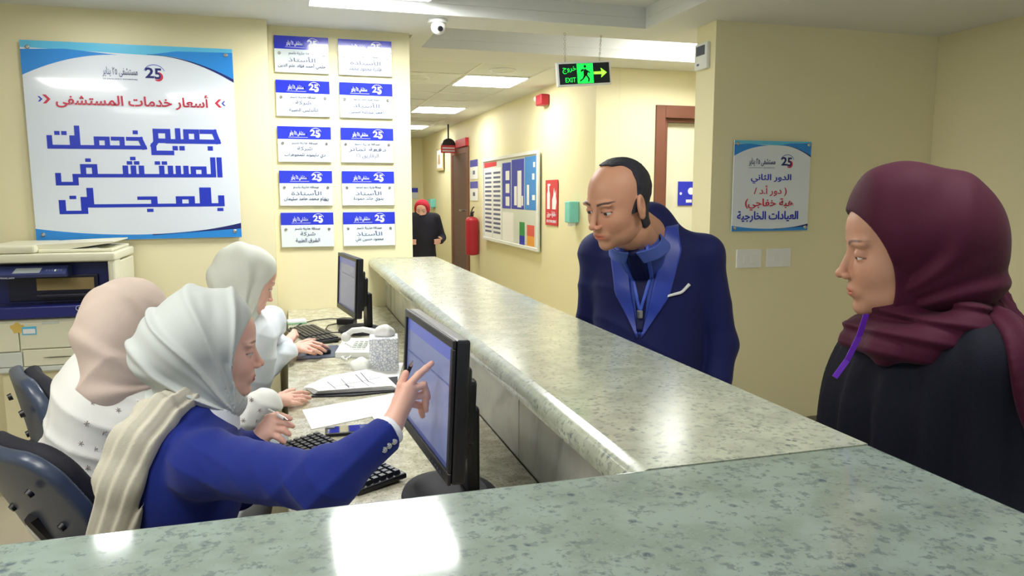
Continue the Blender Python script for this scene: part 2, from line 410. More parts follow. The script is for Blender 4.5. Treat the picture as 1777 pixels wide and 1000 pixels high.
def project(fn, A, B, dr, nu, nv, off, th):
    """a strip of cloth between edge polylines A and B, laid on the surface fn along direction dr, th thick"""
    A = np.array(A, float); B = np.array(B, float); dr = np.array(dr, float)/np.linalg.norm(dr)
    def res(C, n):
        t = np.linspace(0, len(C)-1, n); i = np.minimum(t.astype(int), len(C)-2); f = (t-i)[:, None]; return C[i]*(1-f)+C[i+1]*f
    A = res(A, nv); B = res(B, nv); t = np.linspace(0, 1, nu)[None, :, None]
    P = (A[:, None]*(1-t)+B[:, None]*t).reshape(-1, 3)
    for _ in range(40): P = P+dr*(fn(P.astype(np.float32))*.8)[:, None]
    e = .002; G = np.stack([fn((P+np.eye(3)[i]*e).astype(np.float32))-fn((P-np.eye(3)[i]*e).astype(np.float32)) for i in range(3)], 1)
    G = -dr[None]*.3+G/(np.linalg.norm(G, axis=1, keepdims=True)+1e-9); G /= np.linalg.norm(G, axis=1, keepdims=True)
    out = P+G*(off+th); inn = P+G*(off-.004)
    n = nu*nv; F = []
    for j in range(nv-1):
        for i in range(nu-1):
            a = j*nu+i; F.append((a, a+1, a+nu+1, a+nu)); F.append((n+a, n+a+nu, n+a+nu+1, n+a+1))
    ring = [i for i in range(nu)]+[j*nu+nu-1 for j in range(1, nv)]+[(nv-1)*nu+i for i in range(nu-2, -1, -1)]+[j*nu for j in range(nv-2, 0, -1)]
    for i in range(len(ring)):
        a, b = ring[i], ring[(i+1) % len(ring)]; F.append((a, n+a, n+b, b))
    return np.concatenate([out, inn]), np.array(F)
def wob(P, s, seed, o=2):
    """cheap smooth noise about -1..1"""
    r = np.random.RandomState(seed); v = 0; a = 1.
    for k in range(o):
        for _ in range(3):
            d = r.normal(size=3); d /= np.linalg.norm(d); v = v+a*np.sin(P@(d*s*(1.8**k)).astype(np.float32)+r.uniform(0, 6.3))
        a *= .5
    return v/3.
# ================================================================== the setting
ZC = 2.502; T = 1.11; K = .80
YL = 4.65; YP = 4.8; YR = 3.93; YD = 5.6; XR = 2.35; XS = 3.98; XE = .755; YE = 13.6
b = MB()
b.ab((-4.2, YL, 0), (-.085, YL+.3, 2.7)); struct('wall_back', b, M_wall)
b = MB(); b.ab((-.0845, YP, 0), (XE, YP+.3, 2.7)); struct('wall_plates', b, M_wall)
b = MB(); b.ab((XE-.15, YP+.301, 0), (XE, YE, 2.7)); struct('wall_corridor_left', b, M_wall)
b = MB(); b.ab((XR, YD, 0), (XR+.2, YE, 2.7)); struct('wall_corridor_right', b, M_wall)
b = MB(); b.ab((XR+.201, YD, 2.226), (4.4, YD+.2, 2.7)); b.ab((XR+.201, YD, 0), (2.869, YD+.2, 2.2255)); b.ab((3.95, YD, 0), (4.4, YD+.2, 2.2255)); struct('wall_behind_pillar', b, M_wall)
b = MB(); b.ab((.5, YE+.001, 0), (2.6, YE+.2, 2.7)); struct('wall_corridor_end', b, M_wall)
b = MB(); b.ab((2.385, YR, 0), (XS, YR+.21, 2.7)); struct('wall_right', b, M_wall)
b = MB(); b.ab((XS+.001, -2.5, 0), (XS+.2, YR+.21, 2.7)); struct('wall_side', b, M_wall)
b = MB(); b.ab((4.2, YR+.211, 0), (4.4, YD-.001, 2.7)); struct('wall_lobby_side', b, M_wall)
b = MB(); b.ab((-4.4, -2.5, 0), (-4.201, 4.9, 2.7)); struct('wall_left', b, M_wall)
b = MB(); b.ab((-4.4, -2.8, -.1), (4.5, YE+.2, 0)); struct('floor', b, M_floor)
b = MB(); b.ab((-4.2, YL-.012, 0), (-.09, YL-.0005, .11)); struct('baseboard_back', b, M_skirt)
b = MB(); b.ab((2.385, YR-.012, 0), (XS, YR-.0005, .1)); struct('baseboard_right', b, M_skirt)
b = MB()
for x0, x1, y0, y1 in ((-4.2, .14, -2.5, 4.83), (.14, .78, -2.5, 2.6), (.14, .78, 4.255, 4.83), (.78, 2.1, -2.5, 2.6), (.78, 2.1, 4.255, 4.57), (2.1, 4.3, -2.5, 4.57), (.78, .9, 4.57, 5.21),
                       (3.2, 4.3, 4.57, 5.62), (.755, 3.2, 5.21, 5.69), (2.03, 2.36, 5.69, YE), (.75, .86, 5.69, YE)):
    b.ab((x0, y0, ZC), (x1, y1, ZC+.06))
def well(x0, x1, y0, y1, z0, z1):
    b.ab((x0-.03, y0-.03, z0), (x0, y1+.03, z1)); b.ab((x1, y0-.03, z0), (x1+.03, y1+.03, z1))
    b.ab((x0, y0-.03, z0), (x1, y0, z1)); b.ab((x0, y1, z0), (x1, y1+.03, z1)); b.ab((x0-.03, y0-.03, z1), (x1+.03, y1+.03, z1+.03))
well(.14, 2.1, 2.6, 4.255, ZC+.061, ZC+.125)
well(.9, 3.2, 4.57, 5.21, ZC+.061, ZC+.2)
ceil = struct('ceiling', b, M_ceil)
# tiled corridor ceiling
tile_me = None
xs = [(.862, 1.458), (1.462, 2.028)]
lit = {(1, 1), (1, 5), (1, 9)}
for r in range(13):
    for c in range(2):
        if (c, r) in lit: continue
        y0 = 5.702+r*.6
        m = MB(); m.ab((xs[c][0], y0, ZC+.008), (xs[c][1], min(y0+.596, YE), ZC+.02)); m.obj('ceiling_tile', M_tile, ceil)
m = MB(); m.ab((.86, 5.69, ZC+.004), (.866, YE, ZC+.022)); m.ab((1.455, 5.69, ZC), (1.465, YE, ZC+.022)); m.ab((2.024, 5.69, ZC+.004), (2.03, YE, ZC+.022))
for r in range(14): m.ab((.866, 5.692+r*.6, ZC), (2.024, 5.70+r*.6, ZC+.007))
m.obj('ceiling_grid', M_grid, ceil)
for r, lb in ((1, 'nearest of the three glowing square panels in the corridor ceiling'), (5, 'middle glowing panel of the three in the corridor ceiling'), (9, 'farthest glowing panel of the corridor ceiling, partly behind the plate wall')):
    y0 = 5.702+r*.6
    t = thing('ceiling_light', lb, 'ceiling light', (1.745, y0+.3, ZC), 'square corridor ceiling lights')
    m = MB(); m.ab((1.468, y0+.004, ZC-.004), (2.02, y0+.594, ZC+.016)); m.obj('housing', M_grid, t)
    m = MB(); m.ab((1.478, y0+.014, ZC-.008), (2.01, y0+.584, ZC-.0042)); m.obj('diffuser', M_light2, t)
def panel(x0, x1, y0, y1, z, lb):
    t = thing('ceiling_light', lb, 'ceiling light', ((x0+x1)/2, (y0+y1)/2, z-.012))
    m = MB(); m.ab((x0, y0, z-.008), (x1, y1, z-.0005), .002); m.obj('housing', M_grid, t)
    m = MB(); m.ab((x0+.012, y0+.012, z-.013), (x1-.012, y1-.012, z-.0082), .003); m.obj('diffuser', M_light, t)
panel(.17, .78, 3.55, 4.19, ZC+.06, 'large bright ceiling panel recessed above the desk, near the plaque wall')
panel(2.72, 3.16, 4.62, 5.12, ZC+.199, 'bright light panel in the ceiling slot beside the thermostat pillar')
for x, y, lb in ((1.7, 6.0, 'round recessed downlight nearest the exit sign in the corridor ceiling'), (1.1, 6.6, 'round recessed downlight at the left of the corridor ceiling')):
    t = thing('downlight', lb, 'ceiling light', (x, y, ZC-.004), 'round corridor downlights')
    m = MB(); m.tube([(x+.1*math.cos(a), y+.1*math.sin(a), ZC+.004) for a in np.linspace(0, 2*math.pi, 24, endpoint=False)], .008, 6, True); m.obj('rim', M_white, t)
    m = MB(); m.cone((x, y, ZC+.001), (x, y, ZC+.007), .096, n=24); m.obj('lens', M_copg, t)
t = thing('downlight', 'round lit spotlight in the ceiling above the copier', 'ceiling light', (-.95, 4.2, ZC-.01))
m = MB(); m.tube([(-.95+.09*math.cos(a), 4.2+.09*math.sin(a), ZC-.006) for a in np.linspace(0, 2*math.pi, 24, endpoint=False)], .008, 6, True); m.obj('rim', M_white, t)
m = MB(); m.cone((-.95, 4.2, ZC-.008), (-.95, 4.2, ZC-.001), .084, n=24); m.obj('lens', M_light, t)

# ---- doors
b = MB(); b.ab((2.87, YD-.02, 0), (2.952, YD+.19, 2.225), .004); b.ab((2.952, YD-.02, 2.125), (3.95, YD+.19, 2.225), .004); b.ab((2.952, YD+.015, 0), (2.99, YD+.18, 2.1249), .003); b.ab((2.99, YD+.015, 2.095), (3.95, YD+.18, 2.1249), .003)
fr = struct('door_1', b, M_wood, label='brown door frame with a cream door behind the pillar')
b = MB(); b.ab((2.992, YD+.07, .01), (3.9, YD+.11, 2.093)); b.obj('door_leaf', M_door, fr)
b = MB(); b.ab((XR-.02, 9.95, 0), (XR-.0005, 10.08, 2.15), .004); b.ab((XR-.02, 10.95, 0), (XR-.0005, 11.08, 2.15), .004); b.ab((XR-.02, 10.08, 2.06), (XR-.0005, 10.95, 2.15), .004)
fr = struct('door_2', b, M_wood)
b = MB(); b.ab((XR-.012, 10.081, 0), (XR-.001, 10.949, 2.059)); dl = b.obj('door_leaf', M_woodd, fr)
b = MB(); b.cone((XR-.06, 10.18, 1.28), (XR-.06, 10.3, 1.28), .012); b.cone((XR-.06, 10.18, 1.28), (XR-.012, 10.18, 1.28), .012); b.obj('door_handle', M_chrome, dl)
b = MB(); b.ab((XR-.05, 9.97, 2.151), (XR-.001, 10.6, 2.26), .004); setp(b.obj('door_header_sign', M_redb), 'red sign strip above the far corridor door', 'sign')
b = MB(); b.ab((.9, YE-.03, 0), (1.0, YE, 2.1)); b.ab((1.8, YE-.03, 0), (1.9, YE, 2.1)); b.ab((1.0, YE-.03, 2.02), (1.8, YE, 2.1))
fr = struct('door_3', b, M_cream); b = MB(); b.ab((1.0, YE-.015, 0), (1.8, YE-.001, 2.019)); b.obj('door_leaf', M_door, fr)

# ================================================================== reception counter and desk
XI, XO, YI = .472, .90, .975
co_ = thing('reception_counter', 'high L-shaped speckled granite reception counter clad in grey marble', 'counter', (.6, 1.5, 0))
def nose(b, y0, y1):      # slab of the leg with a rounded inner lip
    pr = [(XO, T), (XI+.03, T), (XI+.012, T-.006), (XI+.002, T-.018), (XI, T-.032), (XI+.004, T-.048), (XI+.018, T-.058), (XO, T-.06)]
    M = Matrix(((1, 0, 0, 0), (0, 0, -1, y1), (0, 1, 0, 0), (0, 0, 0, 1))); b.prism(pr, M, y1-y0)
b = MB(); nose(b, YI+.0008, YP-.002); b.obj('granite_slab', MATS['counter_granite'], co_, label_ := None) if False else b.obj('granite_slab', MATS['counter_granite'], co_)
b = MB(); b.ab((-2.4, .28, T-.06), (XO, YI, T), .006, 3); b.obj('granite_slab', MATS['counter_granite_cool'], co_)
b = MB(); b.ab((.59, YI-.02, 0), (XO-.04, YP-.003, T-.061)); b.ab((-2.35, .5, 0), (.59, YI-.045, T-.061)); b.obj('core_wall', M_marb, co_)
yy = YI-.02; k = 0
for wd in (.30, .62, .6, .07, .6, .6, .6, .43):
    y1 = min(yy+wd, YP-.004)
    if y1-yy > .03:
        b = MB(); b.ab((.575, yy+.0015, K+.001), (.5895, y1-.0015, T-.062), .001, 1); o = b.obj('marble_tile', M_marb2 if wd == .07 else M_marb, co_)
    yy = y1; k += 1
for i in range(5):
    b = MB(); b.ab((-2.35+i*.585, YI-.0445, K+.001), (-2.35+i*.585+.582, YI-.03, T-.062), .001, 1); b.obj('marble_tile', M_marb, co_)
for i in range(6):
    b = MB(); b.ab((XO-.039, .98+i*.64, .0), (XO-.025, .98+min(i*.64+.637, YP-.984), T-.062), .001, 1); b.obj('marble_tile', M_marb, co_)
dk = thing('staff_desk', 'low speckled granite staff desktop running along the inside of the counter', 'desk', (.27, 2.9, 0))
b = MB(); b.ab((-.027, YI-.028, K-.03), (.574, YP-.002, K), .003, 2); b.obj('desktop', M_grand, dk)
b = MB(); b.ab((.45, YI+.1, 0), (.572, YP-.01, K-.031)); b.obj('back_panel', M_blackm, dk)
for y in (1.1, 2.28, 3.35, 4.6):
    b = MB(); b.ab((.0, y, 0), (.449, y+.12, K-.031), .004); b.obj('support_panel', M_blackm, dk)

# ================================================================== flat print on walls
def plane(x0, z0, y, n=(0, -1, 0)):
    """frame of a sign on a wall facing -Y: x right, y up, z out"""
    return Matrix(((1, 0, 0, x0), (0, 0, -1, y), (0, 1, 0, z0), (0, 0, 0, 1)))
def wallplane(y0, z0, x):      # on a wall facing -X: sign x runs towards the camera (-Y)
    return Matrix(((0, 0, -1, x), (-1, 0, 0, y0), (0, 1, 0, z0), (0, 0, 0, 1)))
def flat(name, poly, T, m, parent, z=.0, th=.0006):
    b = MB(); b.prism([(float(p[0]), float(p[1])) for p in poly], T@Matrix.Translation((0, 0, z)), th); return b.obj(name, m, parent, smooth=False)
def band(f, g, n=24):
    t = np.linspace(0, 1, n); return [f(s) for s in t]+[g(s) for s in t[::-1]]
def emblem(T, x, y, s, parent, m25, mc, marc):
    """the 25 with a crescent under an arc; s = height"""
    text('digit_two', '2', (x-.52*s, y-.30*s, x-.02*s, y+.34*s), T, m25, parent, .03, .0008)
    text('digit_five', '5', (x-.0*s, y-.36*s, x+.42*s, y+.30*s), T, m25, parent, .03, .0008)
    a = np.linspace(-2.2, 1.35, 16)
    flat('crescent', [(x+.2*s+.28*s*math.cos(t), y-.2*s+.28*s*math.sin(t)) for t in a]+[(x+.13*s+.22*s*math.cos(t), y-.16*s+.22*s*math.sin(t)) for t in a[::-1]], T, mc, parent, .0002, .0009)
    a = np.linspace(.25, 2.9, 20)
    flat('arc', [(x+.6*s*math.cos(t), y+.02*s+.5*s*math.sin(t)) for t in a]+[(x+.57*s*math.cos(t), y+.02*s+.46*s*math.sin(t)) for t in a[::-1]], T, marc, parent, 0, .0008)
def screws(T, w, h, pts, parent, r=.011, z=0):
    for u, v in pts:
        b = MB(T); b.cone((u, v, -.02), (u, v, .004+z), r, n=14); b.cone((u, v, .004+z), (u, v, .007+z), r, r*.6, n=14); b.obj('standoff_screw', M_chrome, parent)
def acrylic(name, label, x0, x1, z0, z1, y, rot=0):
    w, h = x1-x0, z1-z0
    t = thing(name, label, 'sign', ((x0+x1)/2, y-.02, z0))
    Tm = plane(x0, z0, y-.022)@Matrix.Translation((w/2, h/2, 0))@Matrix.Rotation(rot, 4, 'Z')@Matrix.Translation((-w/2, -h/2, 0))
    b = MB(Tm); b.ab((0, 0, -.006), (w, h, 0), .0015, 1); b.obj('panel', M_acr, t)
    V = lambda v: h*(1-v)
    flat('print_swoosh', band(lambda s: (w*s, h-.001), lambda s: (w*s, V(.035+.025*s)), 12), Tm, M_inkl, t, 0, .0005)
    flat('print_swoosh', [(0, V(.045)), (0, V(.17))]+[(w*.44*s, V(.17-.115*(1-(1-s)**2))) for s in np.linspace(.05, 1, 14)]+[(w*.2, V(.035))], Tm, M_inkc, t, .0001, .0007)
    flat('print_swoosh', [(w, V(.02)), (w, V(.17))]+[(w*(1-.4*s), V(.17-.125*(1-(1-s)**2))) for s in np.linspace(.05, 1, 14)]+[(w*.72, V(.025))], Tm, M_inkc, t, .0001, .0007)
    flat('print_swoosh', band(lambda s: (w*(1-.42*s), V(.175-.128*(1-(1-s)**2))), lambda s: (w*(1-.42*s), V(.158-.113*(1-(1-s)**2))), 16), Tm, M_inkn, t, .0003, .0008)
    flat('print_swoosh', band(lambda s: (w*s, .001), lambda s: (w*s, h*(.065-.16*s+.16*s*s+(.01 if s > .5 else 0)*(s-.5))), 24), Tm, M_inkc, t, 0, .0005)
    flat('print_swoosh', band(lambda s: (w*(.55+.45*s), h*(.02+.028*s)), lambda s: (w*(.55+.45*s), h*(.026+.052*s*s)), 14), Tm, M_inkn, t, .0002, .0008)
    screws(Tm, w, h, [(.03*w+.004, h*.97-.004), (w*.97-.004, h*.97-.004), (.03*w+.004, h*.03+.004), (w*.97-.004, h*.03+.004)], t, .011)
    return t, Tm, w, h
t, Tm, w, h = acrylic('acrylic_sign', 'large square acrylic sign with blue Arabic headline, above the copier', -1.322, -.272, 1.262, 2.322, YL, .006)
def line(s, u0, u1, v0, v1, m, bold=.03, name='lettering'):
    return text(name, s, (w*u0, h*(1-v1), w*u1, h*(1-v0)), Tm, m, t, bold)
emblem(Tm, w*.61, h*.86, h*.085, t, M_inkn, M_inkr, M_inkb)
line('مستشفى ٢٥ يناير', .365, .53, .115, .165, M_inkg, .0)
line('25 JANUARY HOSPITAL', .365, .53, .172, .18, M_inkg, .0)
line('أسعار خدمات المستشفى', .14, .87, .245, .325, M_inkr, .02)
def kline(c, u0, u1, v0, v1): kufi(c, (w*u0, h*(1-v1), w*u1, h*(1-v0)), Tm, M_inkb, t)
kline('J0|M|Y|E', .575, .912, .42, .558); kline('K0|D-|M0|_|A-|P', .082, .545, .415, .53)
kline('A|L|M|S|T|_|X|_|_|F|Z', .113, .915, .57, .715)
kline('B0|A-|L|M|_|J|_|_|_|A-|N', .112, .92, .73, .862)
for x, d, m in ((.92, -1, M_inkr), (.945, -1, M_inkb), (.095, 1, M_inkr), (.068, 1, M_inkb)):
    s = .022*h*(1 if m is M_inkr else .6); X = w*x; Y = h*.715
    flat('chevron', [(X-d*s*.6, Y+s), (X+d*s*.1, Y+s), (X+d*s, Y), (X+d*s*.1, Y-s), (X-d*s*.6, Y-s), (X+d*s*.3, Y)], Tm, m, t, .0002, .0008)
t, Tm, w, h = acrylic('acrylic_sign', 'smaller acrylic clinic sign with blue and red Arabic lines, on the right wall', 2.518, 3.05, 1.292, 1.828, YR, 0)
emblem(Tm, w*.69, h*.775, h*.15, t, M_inkn, M_inkr, M_inkb)
line('مستشفى ٢٥ يناير', .19, .53, .19, .28, M_inkg, .0)
line('25 JANUARY HOSPITAL', .19, .53, .292, .302, M_inkg, .0)
line('الدور الثاني', .225, .75, .365, .47, M_inkb, .02)
line(') دور أ.د /', .27, .70, .49, .61, M_inkr, .015)
line('هبة خفاجي(', .16, .79, .635, .77, M_inkr, .015)
line('العيادات الخارجية', .065, .865, .775, .9, M_inkb, .02)

PL = [('الأستاذ', 'حلمي أحمد فؤاد علم الدين', 'صدقة جارية باسم'), ('الأستاذة', 'هادية محمود محمد', 'صدقة جارية باسم المرحومة'),
      ('شركة', 'الأندلس الطبية', 'صدقة جارية باسم'), ('الأستاذ', 'أحمد عبدالله حسين', 'صدقة جارية باسم المرحوم'),
      ('شركة', 'دي دايموند للمجوهرات', 'صدقة جارية باسم'), ('دفعة تمانر', 'الزقازيق ١٦', 'صدقة جارية باسم'),
      ('الأستاذة', 'ريهام محمد حامد سليمان', 'صدقة جارية باسم'), ('الأستاذ', 'بدوي خالد حمودة', 'صدقة جارية باسم المرحوم'),
      ('شركة', 'الشرق الطبية', 'صدقة جارية باسم'), ('الأستاذ', 'محمود حسين علي', 'صدقة جارية باسم')]
ROW = ['top', 'second', 'third', 'fourth', 'bottom']
pz = [(2.233, 2.444), (1.978, 2.186), (1.707, 1.927), (1.443, 1.672), (1.19, 1.42)]
px_ = [(-.05, .262), (.32, .641)]
for r in range(5):
    for c in range(2):
        x0, x1 = px_[c]; z0, z1 = pz[r]; z1 = z0+.212; w, h = x1-x0, z1-z0
        z0 += .005*c*0; a, n2, n1 = PL[r*2+c]
        t = thing('donor_plate', f'blue-topped white plaque, {ROW[r]} row, {"left" if c == 0 else "right"} column of the plaque wall', 'plaque', ((x0+x1)/2, YP-.02, z0), 'blue and white plaques on the wall')
        Tm = plane(x0, z0, YP-.02)
        b = MB(Tm); b.ab((0, 0, -.012), (w, h, 0), .0012, 1); b.obj('panel', M_acr2, t)
        flat('blue_header', [(0, h*.64), (w, h*.64), (w, h-.001), (0, h-.001)], Tm, M_plate, t)
        emblem(Tm, w*.71, h*.82, h*.27, t, M_inkw, M_inkw, M_inkw)
        def line(s, u0, u1, v0, v1, m, bold=.0): return text('lettering', s, (w*u0, h*(1-v1), w*u1, h*(1-v0)), Tm, m, t, bold)
        line('مستشفى ٢٥ يناير', .22, .54, .12, .28, M_inkw, .02)
        flat('underline', [(w*.2, h*.69), (w*.56, h*.69), (w*.56, h*.697), (w*.2, h*.697)], Tm, M_inkw, t, .0006, .0006)
        line(n1, .26, .74, .42, .53, M_inkg)
        k = len(a)/14.; line(a, .5-k*.5, .5+k*.5, .56, .70, M_inkg, .01)
        k = min(len(n2)/26., .88); line(n2, .5-k*.5, .5+k*.5, .74, .89, M_inkg, .01)
        screws(Tm, w, h, [(w*.09, h*.52), (w*.91, h*.52)], t, .009)

# ================================================================== wall and ceiling fittings
t = thing('exit_sign', 'hanging black and green EXIT sign with running man and arrow', 'sign', (1.80, 4.5, 2.19))
Tm = Matrix.Translation((1.803, 4.49, 2.262))@Matrix.Rotation(math.radians(-5), 4, 'Y')@Matrix(((1, 0, 0, 0), (0, 0, -1, 0), (0, 1, 0, 0), (0, 0, 0, 1)))
w, h = .365, .148
b = MB(Tm); b.ab((-w/2, -h/2, -.03), (w/2, h/2, 0), .004); b.obj('housing', M_white, t)
b = MB(Tm); b.ab((-w/2+.014, -h/2+.012, 0.0002), (w/2-.014, h/2-.012, .002)); b.obj('face', M_exitbk, t)
text('lettering', 'خروج', (-.145, .002, -.055, .045), Tm@Matrix.Translation((0, 0, .002)), M_green, t, .0)
text('lettering', 'EXIT', (-.13, -.05, -.062, -.022), Tm@Matrix.Translation((0, 0, .002)), M_green, t, .0, arabic=False)
flat('door_symbol', [(-.05, -.06), (.058, -.06), (.058, .06), (-.05, .06)], Tm, M_green, t, .0022)
fig = [[(0, .03), (.02, .012), (.012, -.012), (-.012, -.01), (-.012, .012)], [(-.03, .022), (-.012, .028), (-.004, .02), (-.028, .008)], [(.012, .02), (.034, .006), (.03, .0), (.01, .01)],
       [(-.01, -.01), (.008, -.01), (-.012, -.034), (-.036, -.05), (-.04, -.042), (-.02, -.03)], [(.0, -.01), (.013, -.01), (.03, -.034), (.022, -.054), (.014, -.05), (.018, -.034)]]
b = MB()
for f in fig: b.prism([(p[0]+.004, p[1]) for p in f], Tm@Matrix.Translation((0, 0, .003)), .0008)
b.prism([(.004+.009*math.cos(a), .042+.009*math.sin(a)) for a in np.linspace(0, 6.28, 12, endpoint=False)], Tm@Matrix.Translation((0, 0, .003)), .0008)
b.obj('running_figure', M_exitbk, t, smooth=False)
flat('arrow', [(.062, -.008), (.115, -.008), (.11, -.03), (.15, .0), (.11, .03), (.115, .008), (.062, .008)], Tm, M_greenl, t, .0022)
for sx, top in ((-.12, 1.672), (.11, 1.915)):
    p0 = np.array(Tm@Vector((sx, h/2, -.012))); n = 12; b = MB()
    for i in range(n):
        a = i/n; q = p0*(1-a)+np.array([top, 4.5, ZC])*a; q2 = p0*(1-a-.9/n)+np.array([top, 4.5, ZC])*(a+.9/n)
        s = np.array([.006, 0, 0]) if i % 2 else np.array([0, .006, 0]); b.tube([q-s*0, q+s+(q2-q)*.3, q+s+(q2-q)*.7, q2, q-s+(q2-q)*.7, q-s+(q2-q)*.3], .0016, 4, True)
    b.obj('chain', M_chrome, t)
t = thing('ceiling_camera', 'white dome security camera on the ceiling edge beside the plaque wall', 'camera', (.85, 4.37, ZC-.09))
b = MB(); b.cone((.85, 4.37, ZC-.022), (.85, 4.37, ZC-.0005), .055, .058, 28); b.obj('mount_ring', M_white, t)
b = MB(); b.sph((.853, 4.36, ZC-.045), .042); b.obj('dome', M_white, t)
b = MB(); b.cone((.855, 4.335, ZC-.055), (.858, 4.312, ZC-.062), .018, .014, 16); b.obj('lens', M_black, t)
t = thing('thermostat', 'white wall thermostat with grey display on the pillar face', 'thermostat', (2.37, 4.05, 2.24))
b = MB(); b.ab((2.362, 3.985, 2.245), (2.3845, 4.125, 2.395), .004); b.obj('housing', M_white, t)
b = MB(); b.ab((2.360, 4.01, 2.325), (2.3622, 4.105, 2.38)); b.obj('display', M_grey, t)
b = MB(); b.ab((2.360, 4.07, 2.268), (2.3622, 4.095, 2.28)); b.obj('button', M_inkg, t)
for x0, x1, lb in ((2.778, 2.951, 'right of two white light switch plates under the clinic sign'), (2.57, 2.743, 'left of two white light switch plates under the clinic sign')):
    t = thing('light_switch', lb, 'switch', ((x0+x1)/2, YR-.01, 1.068), 'white switch plates under the clinic sign')
    b = MB(); b.ab((x0, YR-.01, 1.07), (x1, YR-.0005, 1.182), .003); b.obj('plate', M_white, t)
    for i in range(2): b = MB(); b.ab((x0+.045+i*.045, YR-.013, 1.1), (x0+.083+i*.045, YR-.0102, 1.15), .0015); b.obj('rocker', M_white, t)
b = MB(); b.tube([(3.86, 3.75, .99), (3.86, 3.45, .865), (3.86, 3.0, .64), (3.86, 2.5, .39)], .021, 12)
t = thing('stair_handrail', 'sloping polished steel handrail on the side wall behind the woman in maroon', 'handrail', (3.9, 3.1, .4))
b.obj('rail', M_chrome, t)
for y, z in ((3.5, .88), (2.8, .545)):
    b = MB(); b.tube([(3.86, y, z-.01), (3.86, y, z-.05), (3.9785, y, z-.06)], .008, 8); b.obj('bracket', M_chrome, t)

# fittings on the corridor's right wall
t = thing('fire_alarm', 'small red alarm sounder high on the corridor wall left of the exit sign', 'alarm', (2.33, 6.77, 2.4))
b = MB(); b.ab((2.26, 6.7, 2.33), (2.345, 6.86, 2.43), .014, 3); b.obj('housing', M_red, t)
b = MB(); b.cone((2.345, 6.78, 2.38), (2.3495, 6.78, 2.38), .05, n=18); b.obj('back_plate', M_white, t)
b = MB(); b.sph((2.28, 6.885, 2.40), .026); b.obj('strobe', M_white, t)
# notice board
Y0, Z0 = 9.05, .95; W, Hh = 2.15, .98
t = thing('notice_board', 'wide aluminium-framed notice board with blue posters on the corridor wall', 'notice board', (XR-.02, 8, Z0))
Tm = wallplane(Y0, Z0, XR-.0255)
b = MB(Tm); b.ab((0, 0, 0), (W, Hh, .012)); b.obj('backing', M_copg, t)
b = MB(Tm)
for a_, c_ in (((0, 0), (W, .035)), ((0, Hh-.035), (W, Hh)), ((0, .035), (.035, Hh-.035)), ((W-.035, .035), (W, Hh-.035))): b.ab((*a_, .0122), (*c_, .028), .003, 1)
b.obj('aluminium_frame', M_white, t)
Tn = Tm@Matrix.Translation((0, 0, .0125))
flat('notice_sheet', [(.06, .04), (.42, .04), (.42, .86), (.06, .86)], Tn, M_paper, t, 0, .001)
flat('notice_header', [(.05, .87), (.62, .88), (.62, .93), (.05, .93)], Tn, M_redb, t, .0, .001)
flat('notice_sheet', [(.45, .04), (.82, .04), (.82, .86), (.45, .86)], Tn, M_paper, t, 0, .001)
for i in range(14):
    for x0 in (.09, .48): flat('text_line', [(x0, .1+i*.053), (x0+.3, .1+i*.053), (x0+.3, .125+i*.053), (x0, .125+i*.053)], Tn, M_inkg, t, .0012)
flat('blue_poster', [(.86, .40), (1.2, .40), (1.2, .90), (.86, .90)], Tn, M_inkb, t, 0, .001)
flat('blue_poster', [(1.23, .40), (1.68, .40), (1.68, .92), (1.23, .92)], Tn, M_inkb, t, 0, .001)
flat('blue_poster', [(1.70, .40), (2.08, .40), (2.08, .93), (1.70, .93)], Tn, M_inkc, t, 0, .001)
for i in range(3): flat('photo_print', [(1.0, .43+i*.14), (1.15, .43+i*.14), (1.15, .53+i*.14), (1.0, .53+i*.14)], Tn, M_paper, t, .0012)
for x, z, a_, b_ in ((1.33, .44, .1, .2), (1.45, .42, .14, .38), (1.6, .44, .05, .1), (1.78, .45, .07, .2), (1.95, .5, .09, .05), (1.95, .7, .07, .06), (1.98, .82, .06, .05)):
    flat('photo_print', [(x, z), (x+a_, z), (x+a_, z+b_), (x, z+b_)], Tn, M_paper, t, .0012)
flat('notice_sheet', [(.87, .04), (1.3, .04), (1.3, .36), (.87, .36)], Tn, M_paper, t)
flat('green_card', [(1.52, .13), (1.70, .13), (1.70, .27), (1.52, .27)], Tn, mat('ink_green', rgb(50, 150, 80), .4), t)
flat('blue_card', [(1.52, .03), (1.70, .03), (1.70, .13), (1.52, .13)], Tn, M_inkb, t)
flat('red_card', [(1.78, .14), (2.02, .14), (2.02, .25), (1.78, .25)], Tn, mat('ink_coral', rgb(226, 96, 84), .4), t)
flat('orange_card', [(1.78, .04), (2.02, .04), (2.02, .14), (1.78, .14)], Tn, mat('ink_orange', rgb(240, 166, 70), .4), t)
# extinguisher sign
t = thing('extinguisher_sign', 'red sign with white fire extinguisher symbol beside the notice board', 'sign', (XR-.01, 6.6, 1.25))
Tm = wallplane(6.78, 1.22, XR-.0065); w, h = .34, .42
b = MB(Tm); b.ab((0, 0, 0), (w, h, .004), .001, 1); b.obj('panel', M_redb, t)
flat('extinguisher_symbol', [(.05, .15), (.13, .15), (.13, .29), (.11, .32), (.11, .36), (.14, .37), (.14, .385), (.06, .385), (.07, .32), (.05, .29)], Tm, M_inkw, t, .0042)
flat('flame_symbol', [(.19, .15), (.29, .15), (.31, .22), (.29, .27), (.295, .33), (.26, .29), (.24, .35), (.22, .27), (.19, .24)], Tm, M_inkw, t, .0042)
text('lettering', 'طفاية حريق', (.05, .07, .29, .13), Tm@Matrix.Translation((0, 0, .004)), M_inkw, t, .01)
text('lettering', 'FIRE EXTINGUISHER', (.04, .025, .3, .05), Tm@Matrix.Translation((0, 0, .004)), M_inkw, t, .01, arabic=False)
